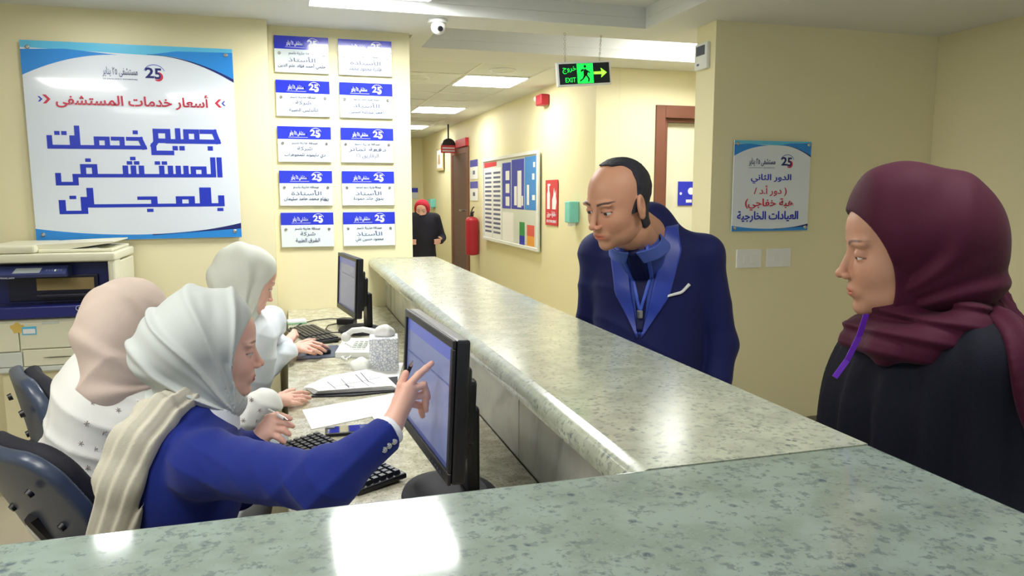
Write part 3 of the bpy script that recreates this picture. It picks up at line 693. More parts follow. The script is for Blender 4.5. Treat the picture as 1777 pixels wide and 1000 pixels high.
# extinguisher
x, y = 2.26, 9.45
t = thing('fire_extinguisher', 'red fire extinguisher hung on the corridor wall under the two small notices', 'fire extinguisher', (x, y, .72))
b = MB(); b.cone((x, y, .74), (x, y, 1.16), .085, n=24); b.sph((x, y, 1.16), .085, (1, 1, .7)); b.sph((x, y, .74), .085, (1, 1, .3)); b.obj('cylinder_body', M_red, t)
b = MB(); b.cone((x, y, 1.2), (x, y, 1.27), .022, n=12); b.ab((x-.012, y-.09, 1.27), (x+.012, y+.03, 1.285), .003); b.tube([(x, y+.02, 1.28), (x, y-.03, 1.32), (x, y-.1, 1.34)], .008); b.tube([(x, y+.02, 1.25), (x, y+.09, 1.22), (x, y+.11, 1.0), (x, y+.1, .85)], .01); b.obj('valve_and_hose', M_black, t)
b = MB(); b.ab((x+.0, y-.02, 1.0), (2.3495, y+.02, 1.04)); b.obj('wall_bracket', M_chrome, t)
# small notices, frame, sanitiser, hanging sign
for z0, lb in ((1.70, 'upper of two small blue-headed notices on the corridor wall'), (1.42, 'lower of two small blue-headed notices on the corridor wall')):
    t = thing('small_notice', lb, 'sign', (XR, 9.6, z0), 'small notices beside the corridor door')
    Tm = wallplane(9.87, z0, XR-.0055)
    b = MB(Tm); b.ab((0, 0, 0), (.42, .25, .004)); b.obj('panel', M_paper, t)
    flat('blue_header', [(0, .16), (.42, .16), (.42, .25), (0, .25)], Tm, M_plate, t, .0042); flat('logo_mark', [(.15, .06), (.27, .06), (.27, .11), (.15, .11)], Tm, M_inkg, t, .0042)
t = thing('picture_frame', 'small pale picture frame on the wall past the corridor door', 'picture', (XR, 11.8, 1.87))
Tm = wallplane(12.1, 1.87, XR-.0205)
b = MB(Tm); b.ab((0, 0, 0), (.5, .36, .018), .004, 1); b.obj('frame', mat('frame_gilt', rgb(204, 186, 140), .5), t)
b = MB(Tm); b.ab((.04, .04, .0182), (.46, .32, .02)); b.obj('picture', M_paper, t); flat('print', [(.15, .1), (.33, .1), (.3, .25), (.18, .25)], Tm, mat('sepia', rgb(190, 160, 120)), t, .0205)
t = thing('sanitizer_dispenser', 'small turquoise dispenser low on the far corridor wall', 'dispenser', (XR, 12.5, 1.3))
b = MB(); b.ab((XR-.09, 12.4, 1.28), (XR-.0005, 12.7, 1.42), .01); b.obj('housing', M_cyan, t); b = MB(); b.ab((XR-.07, 12.5, 1.25), (XR-.02, 12.56, 1.279)); b.obj('nozzle', M_white, t)
t = thing('wall_dispenser', 'turquoise dispenser on the corridor wall behind the man in the navy suit', 'dispenser', (XR, 6.0, 1.25))
b = MB(); b.ab((XR-.09, 5.93, 1.27), (XR-.0005, 6.05, 1.45), .01); b.obj('housing', M_cyan, t); b = MB(); b.ab((XR-.07, 5.96, 1.24), (XR-.02, 6.02, 1.269)); b.obj('nozzle', M_white, t)
t = thing('hanging_sign', 'small red lettered sign hanging on a black rod from the corridor ceiling', 'sign', (2.2, 10.8, 2.1))
b = MB(); b.cone((2.24, 10.8, 2.26), (2.24, 10.8, ZC-.001), .012, n=8); b.obj('rod', M_black, t)
b = MB(); b.cone((2.24, 10.76, 2.2), (2.24, 10.84, 2.2), .1, n=24); b.obj('housing', M_black, t)
b = MB(); b.ab((2.12, 10.74, 2.09), (2.34, 10.758, 2.2), .004); b.obj('red_panel', M_redb, t)
for i in range(2): b = MB(); b.ab((2.14, 10.736, 2.11+i*.04), (2.32, 10.7395, 2.13+i*.04)); b.obj('print_band', M_acr, t)
t = thing('end_wall_plaque', 'small blue-headed plaque on the corridor end wall above the far woman', 'plaque', (2.18, YE-.01, 1.43))
b = MB(); b.ab((2.12, YE-.012, 1.42), (2.25, YE-.001, 1.61)); b.obj('panel', M_acr, t); b = MB(); b.ab((2.12, YE-.014, 1.53), (2.25, YE-.0122, 1.61)); b.obj('blue_header', M_plate, t)
t = thing('door_plaque', 'blue plaque with white dots on the cream door behind the pillar', 'plaque', (3.2, YD+.06, 1.41))
Tm = plane(3.125, 1.415, YD+.066); b = MB(Tm); b.ab((0, 0, 0), (.2, .2, .006), .001, 1); b.obj('panel', M_plate, t)
for u, v, r in ((.025, .1, .012), (.12, .12, .03)): flat('white_dot', [(u+r*math.cos(a), v+r*math.sin(a)) for a in np.linspace(0, 6.28, 16, endpoint=False)], Tm, M_inkw, t, .0062)
flat('white_mark', [(.075, .025), (.13, .025), (.13, .05), (.075, .05)], Tm, M_inkw, t, .0062)
# ================================================================== copier
b = MB(); b.ab((-1.39, 4.19, 0), (-.87, YL-.013, .628), .003); setp(b.obj('copier_plinth', M_wall), 'plain wall-coloured plinth under the copier', 'plinth')
t = thing('copier', 'cream office copier with dark blue front, against the back wall', 'copier', (-1.13, 4.3, .63))
X = lambda p: -1.345+.0025*p; Z = lambda y: 1.177-.00289*(y-455)
yf = 4.15
b = MB(); b.ab((-1.42, yf+.02, .63), (-.845, 4.62, Z(550)), .008); b.ab((-1.42, yf+.13, Z(550)), (-.845, 4.62, Z(456)), .006); b.ab((X(186), yf, Z(550)+.001), (-.845, yf+.129, Z(450)), .01); b.obj('body', M_cop, t)
b = MB(); b.ab((X(-30), yf+.002, Z(640)), (-.845, yf+.0195, Z(632)), .002); b.obj('base_strip', M_copg, t)
b = MB(); b.ab((X(22), yf+.006, Z(601)), (X(137), yf+.0195, Z(555)), .004); dr = b.obj('paper_drawer', M_cop, t)
b = MB(); b.ab((X(62), yf+.004, Z(559)), (X(92), yf+.0058, Z(555)), .001, 1); b.obj('handle', M_copg, dr)
b = MB(); b.ab((X(25), yf+.006, Z(631)), (X(142), yf+.0195, Z(602.5)), .004); dr = b.obj('paper_drawer', M_cop, t)
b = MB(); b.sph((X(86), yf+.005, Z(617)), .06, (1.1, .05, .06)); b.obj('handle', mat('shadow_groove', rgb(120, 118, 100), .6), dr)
b = MB(); b.ab((X(143), yf+.006, Z(631)), (-.85, yf+.0195, Z(598)), .004); b.obj('side_panel', M_copg, t)
b = MB(); b.ab((X(-30), yf+.006, Z(631)), (X(23.5), yf+.0195, Z(606)), .004); b.obj('side_panel', M_copg, t)
b = MB(); b.ab((X(138.5), yf+.006, Z(596)), (-.85, yf+.0195, Z(555)), .003); b.obj('side_panel', M_cop, t)
b = MB(); b.ab((X(-30), yf+.006, Z(604)), (X(20), yf+.0195, Z(555)), .003); b.obj('side_panel', M_cop, t)
b = MB(); b.ab((X(27), yf+.0035, Z(576)), (X(52), yf+.0055, Z(562))); b.obj('sticker', M_inkl, t)
b = MB(); b.ab((X(29), yf+.002, Z(574)), (X(50), yf+.0034, Z(566))); b.obj('sticker_print', M_paper, t)
b = MB(); b.prism([(X(19)+.028*(1+.2*math.sin(3*a))*math.cos(a), Z(564)+.026*(1+.2*math.sin(5*a))*math.sin(a)) for a in np.linspace(0, 6.28, 20, endpoint=False)], Matrix(((1, 0, 0, 0), (0, 0, -1, yf+.0055), (0, 1, 0, 0), (0, 0, 0, 1))), .001); b.obj('yellow_stain', mat('yellow_tape', rgb(222, 190, 96), .6), t)
# blue front with output opening
b = MB(); b.ab((-1.41, yf+.1, Z(527)), (X(185), yf+.128, Z(458)), .002); b.obj('blue_front', M_copb, t)
b = MB(); b.ab((-1.41, yf-.01, Z(548)), (X(184), yf+.1, Z(527)), .008, 3); b.obj('front_lip', mat('copier_lip_blue', rgb(36, 42, 118), .3), t)
b = MB(); b.ab((X(0), yf+.085, Z(522)), (X(160), yf+.0995, Z(478)), .003); b.obj('recess_panel', M_copd, t)
b = MB(); b.ab((X(50), yf+.078, Z(504)), (X(153), yf+.0845, Z(483)), .001); b.obj('lit_slot_panel', M_tan, t)  # solid panel; the yellow light seen through the slot is in its colour
b = MB(); b.ab((X(55), yf+.01, Z(514)), (X(150), yf+.0775, Z(509)), .003); b.obj('output_tray', M_copd, t)
b = MB(); b.prism([(yf-.03, Z(477)), (yf-.035, Z(472)), (yf+.02, Z(460)), (yf+.1, Z(459)), (yf+.1, Z(478))], Matrix(((0, 0, 1, -1.41), (1, 0, 0, 0), (0, 1, 0, 0), (0, 0, 0, 1))), X(114)+1.41); cp = b.obj('control_panel', mat('panel_blue_grey', rgb(52, 62, 110), .35), t)
sl = Matrix(((1, 0, 0, 0), (0, .055/.0644, -.0347/.0644*1, yf-.034), (0, .0347/.0644, .055/.0644, Z(472)), (0, 0, 0, 1)))
b = MB(); b.prism([(X(22), .01), (X(68), .01), (X(70), .05), (X(26), .05)], sl, .002); b.obj('display', mat('lcd_grey', rgb(150, 158, 160), .2), cp)
for i in range(6): b = MB(); b.prism([(X(78+5*i), .02), (X(81+5*i), .02), (X(81+5*i), .034), (X(78+5*i), .034)], sl, .0025); b.obj('button', M_copg if i == 3 else M_inkg, cp)
text('brand_lettering', 'WorkCentre', (X(2), Z(478.5), X(26), Z(475)), Matrix(((1, 0, 0, 0), (0, 0, -1, yf-.0305), (0, 1, 0, 0), (0, 0, 0, 1))), M_inkw, t, 0, arabic=False)
TT = Matrix(((1, 0, 0, 0), (0, 0, -1, yf-.0105), (0, 1, 0, 0), (0, 0, 0, 1)))
text('brand_lettering', 'xerox', (X(130), Z(535), X(142), Z(531)), TT, M_inkw, t, .02, arabic=False)
flat('brand_ball', [(X(146.5)+.007*math.cos(a), Z(532.5)+.007*math.sin(a)) for a in np.linspace(0, 6.28, 16, endpoint=False)], TT, M_inkw, t)
b = MB(); rr = [(X(139)+.037*math.copysign(abs(math.cos(a))**.6, math.cos(a)), Z(532.5), ) for a in np.linspace(0, 6.28, 24, endpoint=False)]
b.tube([(X(139.5)+.035*math.copysign(abs(math.cos(a))**.5, math.cos(a)), yf-.0105, Z(532.7)+.012*math.copysign(abs(math.sin(a))**.6, math.sin(a))) for a in np.linspace(0, 2*math.pi, 28, endpoint=False)], .0012, 5, True); b.obj('brand_border', M_inkw, t)
# scanner bed and feeder
b = MB(); b.ab((-1.42, yf-.01, Z(453)), (-.84, 4.62, Z(438)), .01, 3); b.obj('scanner_bed', M_cop, t)
b = MB(); b.ab((-1.42, yf-.005, Z(437.5)), (X(62), 4.6, Z(424)), .012, 3); b.ab((X(62), yf+.03, Z(437.5)), (X(194), 4.6, Z(432)), .005, 2); b.obj('scanner_lid', M_cop, t)
b = MB(); b.prism([(X(55), Z(438)), (X(75), Z(437)), (X(150), Z(428)), (X(196), Z(422)), (X(196), Z(420)), (X(150), Z(421)), (X(85), Z(423)), (X(60), Z(424))], Matrix(((1, 0, 0, 0), (0, 0, -1, 4.55), (0, 1, 0, 0), (0, 0, 0, 1))), .36); b.obj('feeder_tray', M_cop, t)
b = MB(); b.prism([(X(88), Z(437)), (X(178), Z(435)), (X(165), Z(430)), (X(110), Z(434))], Matrix(((1, 0, 0, 0), (0, 0, -1, 4.5), (0, 1, 0, 0), (0, 0, 0, 1))), .3); b.obj('fed_paper', M_copg, t)
# ================================================================== people
A = np.array
def nrm(v): v = A(v, float); return v/np.linalg.norm(v)
def basis(f, up=(0, 0, 1)):
    x = nrm(f); y = nrm(np.cross(up, x)); z = np.cross(x, y); return np.stack([x, y, z], 1)
def ZP(x, y, z): r = D(x, y, 1)-CAM; return CAM+r*(z-H)/r[2]
def ramp(x, a, b): t = np.clip((x-a)/(b-a), 0, 1); return t*t*(3-2*t)

def head_sdf(L, fem=True, lid=.003, brow=.0, jaw=1., mouth=.0, ears=True, neck=(-.042, 0, -.2), nr=.058):
    """face looks along +x; origin between the eyes' level and the head's middle"""
    d = ell(L, (-.012, 0, .032), (.098, .074, .086))
    d = su(d, ell(L, (.022, 0, -.03), (.062, .060, .082)), .03)
    d = su(d, ell(L, (.030, 0, -.078), (.050, .046*jaw, .036)), .02)
    d = su(d, ell(L, (.071, 0, -.101), (.016, .018, .014)), .022)
    L2 = L.copy(); L2[:, 1] = np.abs(L2[:, 1]); S = L2
    d = su(d, ell(L, (.062, 0, -.044), (.029, .034, .034)), .018)
    d = su(d, ell(S, (.052, .033, -.030), (.025, .023, .024)), .026)
    if fem: d = su(d, ell(L, (.058, 0, .048), (.032, .05, .04)), .02)
    d = su(d, ell(S, (.076 if fem else .078, .026, .021), (.012, .028, .008)), .016 if fem else .013)
    d = ss(d, ell(S, (.101, .031, .001), (.019, .020, .0125)), .013)
    nz = .0 if fem else .004
    d = su(d, cap(L, (.0845, 0, .010), (.1035+nz, 0, -.031), .0060, .0080), .010)
    d = su(d, ell(L, (.107+nz, 0, -.0350), (.0092, .0092, .0080)), .006)
    d = su(d, ell(S, (.097+nz, .0122, -.0385), (.0100, .0064, .0068)), .004)
    d = ss(d, ell(S, (.102+nz, .0065, -.0445), (.006, .0033, .0033)), .002)
    # lids
    e = np.linalg.norm(S-A((.0735, .0315, .0), np.float32), axis=1)
    up = si(e-.0145, -(S[:, 2]-lid-.15*(S[:, 0]-.0735)), .0012); lo = si(e-.0139, (S[:, 2]+.0068), .0012)
    d = su(d, up, .003); d = su(d, lo, .003)
    # mouth
    m = A((0, 0, mouth), np.float32)
    d = su(d, ell(L, (.0815, 0, -.068), (.012, .026, .016)), .012)
    d = su(d, ell(L-m, (.0890, 0, -.0652), (.0065, .018, .0045)), .005)
    d = su(d, ell(L-m, (.0880, 0, -.0738), (.0072, .0155, .0055)), .005)
    d = ss(d, ell(L-m, (.0975, 0, -.0693), (.010, .022, .0012)), .002)
    d = ss(d, ell(L, (.100, 0, -.086), (.012, .02, .006)), .008)
    # neck
    d = su(d, cap(L, (-.024, 0, -.06), neck, .050 if fem else .056, nr), .03)
    if ears:
        R = basis((.92, .38, .0)); E = (S-A((-.010, .0775, -.008), np.float32))@R.astype(np.float32)/1.1
        er = ell(E, (0, 0, 0), (.018, .0085, .031)); er = ss(er, ell(E, (.002, .009, .004), (.010, .008, .018)), .004)
        er = su(er, ell(E, (.004, .001, -.024), (.009, .006, .009)), .005); er = su(er, cap(E, (.011, .002, .0), (.012, .001, -.008), .004), .003)
        d = su(d, er, .006)
    return d
def face_color(L, skin, lip, browc, blush=.12, stubble=0, hair=None, lid=.003):
    L = L.astype(np.float32); n = len(L); c = np.tile(A(skin), (n, 1)); S = np.abs(L[:, 1])
    def mixc(c, k, w): w = np.clip(w, 0, 1)[:, None]; return c*(1-w)+A(k)*w
    red = A(skin)*A((1.02, .72, .68))
    c = mixc(c, red, blush*4*np.exp(-(((L[:, 0]-.07)/.03)**2+((S-.036)/.018)**2+((L[:, 2]+.036)/.018)**2)))
    c = mixc(c, red, blush*3*np.exp(-(((L[:, 0]-.112)/.012)**2+((L[:, 2]+.038)/.012)**2)))
    if stubble: c = mixc(c, A(skin)*.62, stubble*ramp(-L[:, 2], .052, .072)*ramp(L[:, 0], -.02, .02)*ramp(-L[:, 2], -.1, .2))
    # brows
    t = np.clip((S-.012)/.04, 0, 1); zb = .0205+.0065*np.sin(t*2.2); th = .0036*(1-.55*t)
    c = mixc(c, browc, .9*(1-ramp(np.abs(L[:, 2]-zb), th*.6, th*1.5))*ramp(S, .009, .014)*(1-ramp(S, .048, .056))*(L[:, 0] > .03))
    # lash line
    e = np.sqrt((L[:, 0]-.0735)**2+(S-.0315)**2+L[:, 2]**2)
    c = mixc(c, A(browc)*.7, .95*(np.abs(e-.0145) < .004)*(np.abs(L[:, 2]-lid+.0002) < .0022)*(L[:, 0] > .07))
    c = mixc(c, A(skin)*A((.72, .58, .56)), .35*(e < .019)*(L[:, 0] > .065))
    lp = np.exp(-((S/.0215)**4+((L[:, 2]+.0698)/.0085)**4))*(L[:, 0] > .079)
    c = mixc(c, lip, 1.3*lp)
    if hair is not None: pass
    return c
def hand_fn(P, W, fingers, thumb, s=1.):
    d = None
    for f in fingers:
        m = cap(P, W, f[0], .0165*s, .0105*s); d = m if d is None else su(d, m, .014)
    for i, f in enumerate(fingers):
        r = [.0092*s, .0085*s, .0078*s, .0066*s]; d = su(d, chain(P, f, r[:len(f)], .003), .004)
    d = su(d, cap(P, W, thumb[0], .0165*s, .0125*s), .014); d = su(d, chain(P, thumb, [.0115*s, .0098*s, .0078*s], .003), .005)
    return d
def finger(a, b, c): a, b, c = map(A, (a, b, c)); return [a, b, b+(c-b)*.55, c]
M_skin = mat('skin', (.8, .5, .4), .48, attr='tint', sss=.12, bump=.08, bscale=700, spec=.4)
M_eye = mat('eye', (1, 1, 1), .12, attr='tint')
def eyeball(o, Rm, s, side, gaze, parent, iris=rgb(70, 44, 30)):
    b = bmesh.new(); bmesh.ops.create_uvsphere(b, u_segments=64, v_segments=48, radius=.0128*s)
    me = bpy.data.meshes.new('eye'); b.to_mesh(me); b.free(); n = len(me.vertices)
    v = np.empty(n*3); me.vertices.foreach_get('co', v); v = v.reshape(-1, 3); g = nrm(gaze)
    dt = (v/(.0128*s))@g; c = np.tile(A((.75, .72, .70)), (n, 1)); c[dt > .88] = iris; c[dt > .972] = (.005, .005, .005)
    a = me.color_attributes.new('tint', 'FLOAT_COLOR', 'POINT'); a.data.foreach_set('color', np.concatenate([c, np.ones((n, 1))], 1).astype(np.float32).ravel())
    me.polygons.foreach_set('use_smooth', [True]*len(me.polygons))
    p = o+Rm@(A((.0735, .0315*side, 0))*s); me.transform(Matrix.Translation(Vector(tuple(p)))); link('eye', me, M_eye, parent)
class Person:
    def __init__(s, label, o, f, up, sc, root, skin, fem=True, lip=None, group=None, browc=None, **kw):
        s.t = thing('person', label, 'person', (*root, 0), group); s.o = A(o, float); s.R = basis(f, up); s.sc = sc; s.skin = skin; s.kw = kw; s.fem = fem
        s.lip = lip or tuple(A(skin)*A((.85, .5, .5))); s.browc = browc or tuple(A(skin)*.22); s.parts = []
    def L(s, P): return (((P-s.o.astype(np.float32))@s.R.astype(np.float32))/s.sc).astype(np.float32)
    def Wd(s, p): return s.o+s.R@(A(p, float)*s.sc)
    def head(s, h=.0022, **fc):
        lo, hi = A((-.115, -.1, -.12)), A((.13, .1, .125)); N_ = A(s.kw.get('neck', (-.042, 0, -.2))); lo = np.minimum(lo, N_-.07); hi = np.maximum(hi, N_+.03)
        v, q = nets(lambda L: head_sdf(L, s.fem, **s.kw), lo, hi, h/s.sc)
        c = face_color(v, s.skin, s.lip, s.browc, lid=s.kw.get('lid', .003), **fc); s.parts.append((s.o+(v*s.sc)@s.R.T, q, c)); s.hv = v
    def add(s, fn, pts, pad, h):
        lo, hi = bbox(pts, pad); v, q = nets(fn, lo, hi, h); s.parts.append((v, q, np.tile(A(s.skin), (len(v), 1))))
    def hand(s, W, fingers, thumb, fore, sc=1., h=.0022):
        fn = lambda P: su(hand_fn(P, W, fingers, thumb, sc), cap(P, W, fore, .0195*sc, .024*sc), .015)
        pts = [W, fore]+[p for f in fingers for p in f]+list(thumb); lo, hi = bbox(pts, .03); v, q = nets(fn, lo, hi, h)
        c = np.tile(A(s.skin)*A((1.02, 1., 1.)), (len(v), 1))
        for f in list(fingers)+[thumb]:
            k = np.linalg.norm(v-f[-1], axis=1); w = np.clip(1-k/.02, 0, 1)[:, None]*.5; c = c*(1-w)+A(s.skin)*A((1.02, .78, .76))*w
        s.parts.append((v, q, c))
    def finish(s, gaze=(1, 0, -.25)):
        v, q, c = merge(s.parts); raw('body', v, q, M_skin, s.t, c)
        for sd in (1, -1): eyeball(s.o, s.R, s.sc, sd, s.R@A(gaze), s.t)
def pleat(L, Kp, n, amp, seed, ax=(2, 0), warp=1.2, skew=.7):
    q = L-A(Kp, np.float32); phi = np.arctan2(q[:, ax[0]], q[:, ax[1]]); r = np.linalg.norm(q, axis=1)
    th = phi*n+warp*wob(L, 22, seed); return amp*np.sin(th+skew*np.sin(th))*np.clip(r/.10, .25, 1.1)
def folds(P, u, freq, amp, seed):
    th = P@A(nrm(u), np.float32)*freq+3.6*wob(P, 7, seed); m = ramp(wob(P, 9, seed+1), -.45, .35)
    return amp*m*((1-np.abs(np.sin(th*.5)))**1.6-.3)
def fabric(name, col, rough=.85, sheen=.0, var=.05, bump=.25, bscale=500): return mat(name, col, rough, sheen=sheen*.25, var=var, vscale=14, bump=bump, bscale=bscale, spec=.25)

# ------------------------------------------------------------------ 1. clerk in the blue blazer
SK = rgb(236, 190, 172)
p1 = Person('seated woman in royal blue blazer and pale grey headscarf pointing at the monitor', D(372, 606, 1.76), (.985, .09, -.08), (.0, -.03, 1), .98, (-.30, 1.85), SK, lip=rgb(170, 40, 54), lid=-.0022, ears=False)
p1.head(.0019, blush=.14)
shR, elR, wrR = D(362, 806, 1.60), D(566, 838, 1.44), D(672, 752, 1.545)
shL, elL, wrL = D(352, 772, 1.93), D(410, 850, 1.92), D(440, 775, 1.86)
nk = p1.Wd((-.045, 0, -.19)); pel = A((-.36, 1.85, .55)); ch = A((-.255, 1.845, .86))
fr = [finger(D(706, 672, 1.57), D(726, 651, 1.585), D(749, 631, 1.60)), finger(D(715, 676, 1.575), D(735, 668, 1.59), D(743, 690, 1.605)),
      finger(D(715, 688, 1.58), D(738, 686, 1.60), D(739, 712, 1.61)), finger(D(710, 700, 1.595), D(730, 704, 1.62), D(733, 722, 1.63))]
tb = [D(690, 696, 1.585), D(696, 668, 1.585), D(704, 648, 1.585)]
p1.hand(D(680, 738, 1.56), fr, tb, wrR, .92, .002)
fl = [finger(D(470, 724, 1.87), D(489, 722, 1.875), D(504, 727, 1.88)), finger(D(474, 734, 1.865), D(494, 734, 1.865), D(508, 740, 1.87)),
      finger(D(473, 744, 1.86), D(492, 747, 1.86), D(502, 754, 1.865)), finger(D(469, 754, 1.855), D(483, 759, 1.855), D(493, 767, 1.86))]
p1.hand(D(446, 766, 1.86), fl, [D(454, 744, 1.87), D(464, 726, 1.88), D(480, 719, 1.88)], wrL, .92)
def torso1(P):
    d = ell(P, ch, (.135, .185, .20)); d = su(d, ell(P, pel+A((.02, 0, .06)), (.15, .18, .18)), .1)
    d = su(d, cap(P, shR, shL, .068, .066), .05); return su(d, cap(P, nk, ch, .06, .1), .04)
p1.add(lambda P: np.minimum(torso1(P)+.02, np.minimum(chain(P, [shR, elR, wrR], [.04, .036, .026]), chain(P, [shL, elL, wrL], [.04, .036, .026]))), [ch-.2, ch+.2, pel, elR, wrR, wrL], .12, .012)
p1.finish((1, -.05, -.3))
def blazer(P):
    d = torso1(P)
    R_ = chain(P, [shR, elR, wrR], [.068, .055, .041], .03); L_ = chain(P, [shL, elL, wrL], [.068, .05, .04], .03)
    u = nrm(elR-shR); x = (P-shR)@u; w_ = np.exp(-((np.linalg.norm(P-elR, axis=1)-.0)/.10)**2); k = np.exp(-(np.linalg.norm(P-shR, axis=1)/.12)**2)
    R_ = R_-(.25+.8*w_)*folds(P, u+.9*UPV, 120, .007, 5)-.0012*wob(P, 45, 3)-k*folds(P, UPV+.4*RT, 120, .009, 9)
    d = su(d, R_, .035); d = su(d, L_, .03)
    d = su(d, cap(P, pel+A((.05, -.09, -.02)), A((.18, 1.74, .50)), .1, .08), .05); d = su(d, cap(P, pel+A((.05, .09, -.02)), A((.18, 1.97, .50)), .1, .08), .05)
    d = d-.003*wob(P, 14, 2)-folds(P, RT-.8*UPV, 90, .006, 15)
    v = nrm(wrR-elR); d = np.maximum(d, ((P-wrR)@v)-.006*0); return d
clip = lambda P: blazer(P)
bz = sculpt('blazer', lambda P: np.maximum(blazer(P), .42-P[:, 2]), *bbox([shR, elR, wrR, shL, wrL, pel, ch-.15, ch+.15, (.2, 1.9, .5)], .09), .0052, fabric('royal_blue_wool', rgb(19, 38, 122), .8, .25, .06, .2, 900), p1.t)
# blazer collar, shirt collar, cuffs, sleeve buttons
def ring(c, n_, r, t, hgt, tilt=0):
    def fn(P):
        q = (P-A(c, np.float32))@basis(n_, (0, 1, 0) if abs(n_[1]) < .9 else (1, 0, 0)).astype(np.float32)
        rr = np.sqrt(q[:, 1]**2+q[:, 2]**2)-(r-.25*q[:, 0]); return np.maximum(np.abs(rr)-t, np.abs(q[:, 0])-hgt)
    return fn
nc = (p1.Wd((-.03, 0, -.165)))
sculpt('blazer_collar', lambda P: ring(nc+A((-.008, 0, -.008)), nrm((.18, 0, 1)), .078, .008, .03)(P)-.004, *bbox([nc], .13), .0042, MATS['royal_blue_wool'], p1.t)
sculpt('shirt_collar', lambda P: ring(nc+A((.02, 0, .006)), nrm((.2, 0, 1)), .066, .004, .026)(P)-.003, *bbox([nc], .12), .004, fabric('white_shirt', rgb(226, 230, 238), .8, .1), p1.t)
cu = nrm(wrR-elR); sculpt('shirt_cuff', lambda P: np.maximum(cap(P, wrR-cu*.03, wrR+cu*.03, .035, .031), (P-wrR)@cu-.016), *bbox([wrR], .07), .003, MATS['white_shirt'], p1.t)
cu2 = nrm(wrL-elL); sculpt('shirt_cuff', lambda P: np.maximum(cap(P, wrL-cu2*.03, wrL+cu2*.03, .034, .031), (P-wrL)@cu2-.012), *bbox([wrL], .07), .003, MATS['white_shirt'], p1.t)
def hit(fn, px, py, d0, d1):
    t = np.linspace(d0, d1, 400); P = np.stack([D(px, py, a) for a in t]).astype(np.float32); s = fn(P); i = np.argmax(s < 0) if (s < 0).any() else np.argmin(s); return P[i].astype(float)
for x, y in ((667, 781), (675, 774), (684, 767)):
    q = hit(blazer, x, y, 1.3, 1.7); n_ = nrm(CAM-q); b = MB(); b.cone(q-n_*.002, q+n_*.004, .0072, .0058, 14); b.cone(q+n_*.004, q+n_*.006, .004, .003, 10); b.obj('sleeve_button', M_chrome, bz)

def hijab1(L):
    d = ell(L, (-.022, 0, .045), (.118, .096, .103)); d = su(d, ell(L, (-.088, 0, -.012), (.095, .085, .088)), .05)
    d = su(d, ell(L, (-.01, 0, -.085), (.075, .07, .075)), .05); d = su(d, cap(L, (.028, 0, -.128), (-.08, 0, -.13), .052, .058), .03)
    q = L-A((.055, 0, -.15), np.float32); phi = np.arctan2(q[:, 2], q[:, 0]); r = np.clip(np.linalg.norm(q, axis=1)/.12, .25, 1.2)
    for k, a_ in ((1.62, .008), (1.92, .006), (2.25, .008), (2.62, .007), (2.95, .006)):
        x = phi-k-.10*wob(L, 14, int(k*50)); d = d-1.25*a_*r*(np.exp(-(x/.038)**2)*.95+.45*ramp(x, -.03, .03)*(1-ramp(x, .05, .25)))
    d = d-pleat(L, (.05, .0, -.15), 17, .0022, 4, warp=2.)-.002*wob(L, 40, 7)
    d = np.minimum(d, head_sdf(L, ears=False)-.006); op = ell(L, (.125, 0, -.018), (.095, .16, .118)); return ss(d, op, .0025)
sculpt('headscarf', lambda P: hijab1(p1.L(P))*.98, *bbox([p1.Wd((0, 0, 0))], .235), .003, fabric('headscarf_pale_grey', rgb(198, 204, 202), .75, .1, .05, .15, 900), p1.t)
def strap(P, pts, ws, n_, ratio):
    n_ = A(nrm(n_), np.float32); k = ratio-1; Q = P+(P@n_)[:, None]*n_*k; q = [A(p)+(A(p)@n_)*n_*k for p in pts]; return chain(Q, q, ws, .02)/ratio
tl = [D(350, 664, 1.79), D(318, 690, 1.70), D(272, 722, 1.635), D(228, 775, 1.59), D(208, 840, 1.58), D(196, 930, 1.60)]
def tail1(P):
    d = strap(P, tl, [.016, .028, .042, .047, .051, .054], -FW, 2.2)
    u = P@(.9*RT-.42*UPV).astype(np.float32); th = u*210+2.8*wob(P, 9, 6); return d-.0022*np.sin(th+.7*np.sin(th))-.0008*wob(P, 40, 8)
sculpt('headscarf_tail', lambda P: tail1(P), *bbox(tl, .085), .0034, fabric('headscarf_tail_cloth', rgb(196, 192, 176), .8, .1), p1.t)

# ------------------------------------------------------------------ 2. clerk in the rose-beige scarf, seen from behind
p2 = Person('seated woman in rose-beige headscarf and white embroidered blouse, seen from behind', D(232, 568, 2.2), (.70, .68, -.12), (0, 0, 1), .98, (-.50, 2.42), SK, ears=False)
p2.head(.003)
sR2, eR2, wR2 = D(232, 722, 2.18), D(372, 755, 2.32), ZP(462, 698, .868)
sL2, eL2, wL2 = D(268, 690, 2.46), A((-.46, 2.70, .74)), A((-.24, 2.58, .70))
ch2 = A((-.545, 2.43, .86)); pel2 = A((-.60, 2.42, .55)); nk2 = p2.Wd((-.04, 0, -.18))
g = lambda a, b, c: finger(ZP(*a), ZP(*b), ZP(*c))
p2.hand(ZP(476, 698, .838), [g((507, 684, .828), (522, 681, .83), (536, 683, .812)), g((507, 689, .83), (524, 688, .83), (538, 691, .812)),
        g((505, 695, .826), (519, 694, .826), (532, 696, .812)), g((500, 700, .822), (511, 700, .82), (522, 701, .812))], [ZP(488, 686, .83), ZP(499, 680, .825), ZP(510, 677, .815)], wR2, .95, .003)
p2.hand(A((-.215, 2.565, .70)), [finger(A((-.17, 2.54-.02*i, .70)), A((-.135, 2.53-.021*i, .69)), A((-.12, 2.525-.021*i, .66))) for i in range(4)], [A((-.20, 2.60, .70)), A((-.165, 2.60, .69)), A((-.14, 2.595, .68))], wL2, .95, .004)
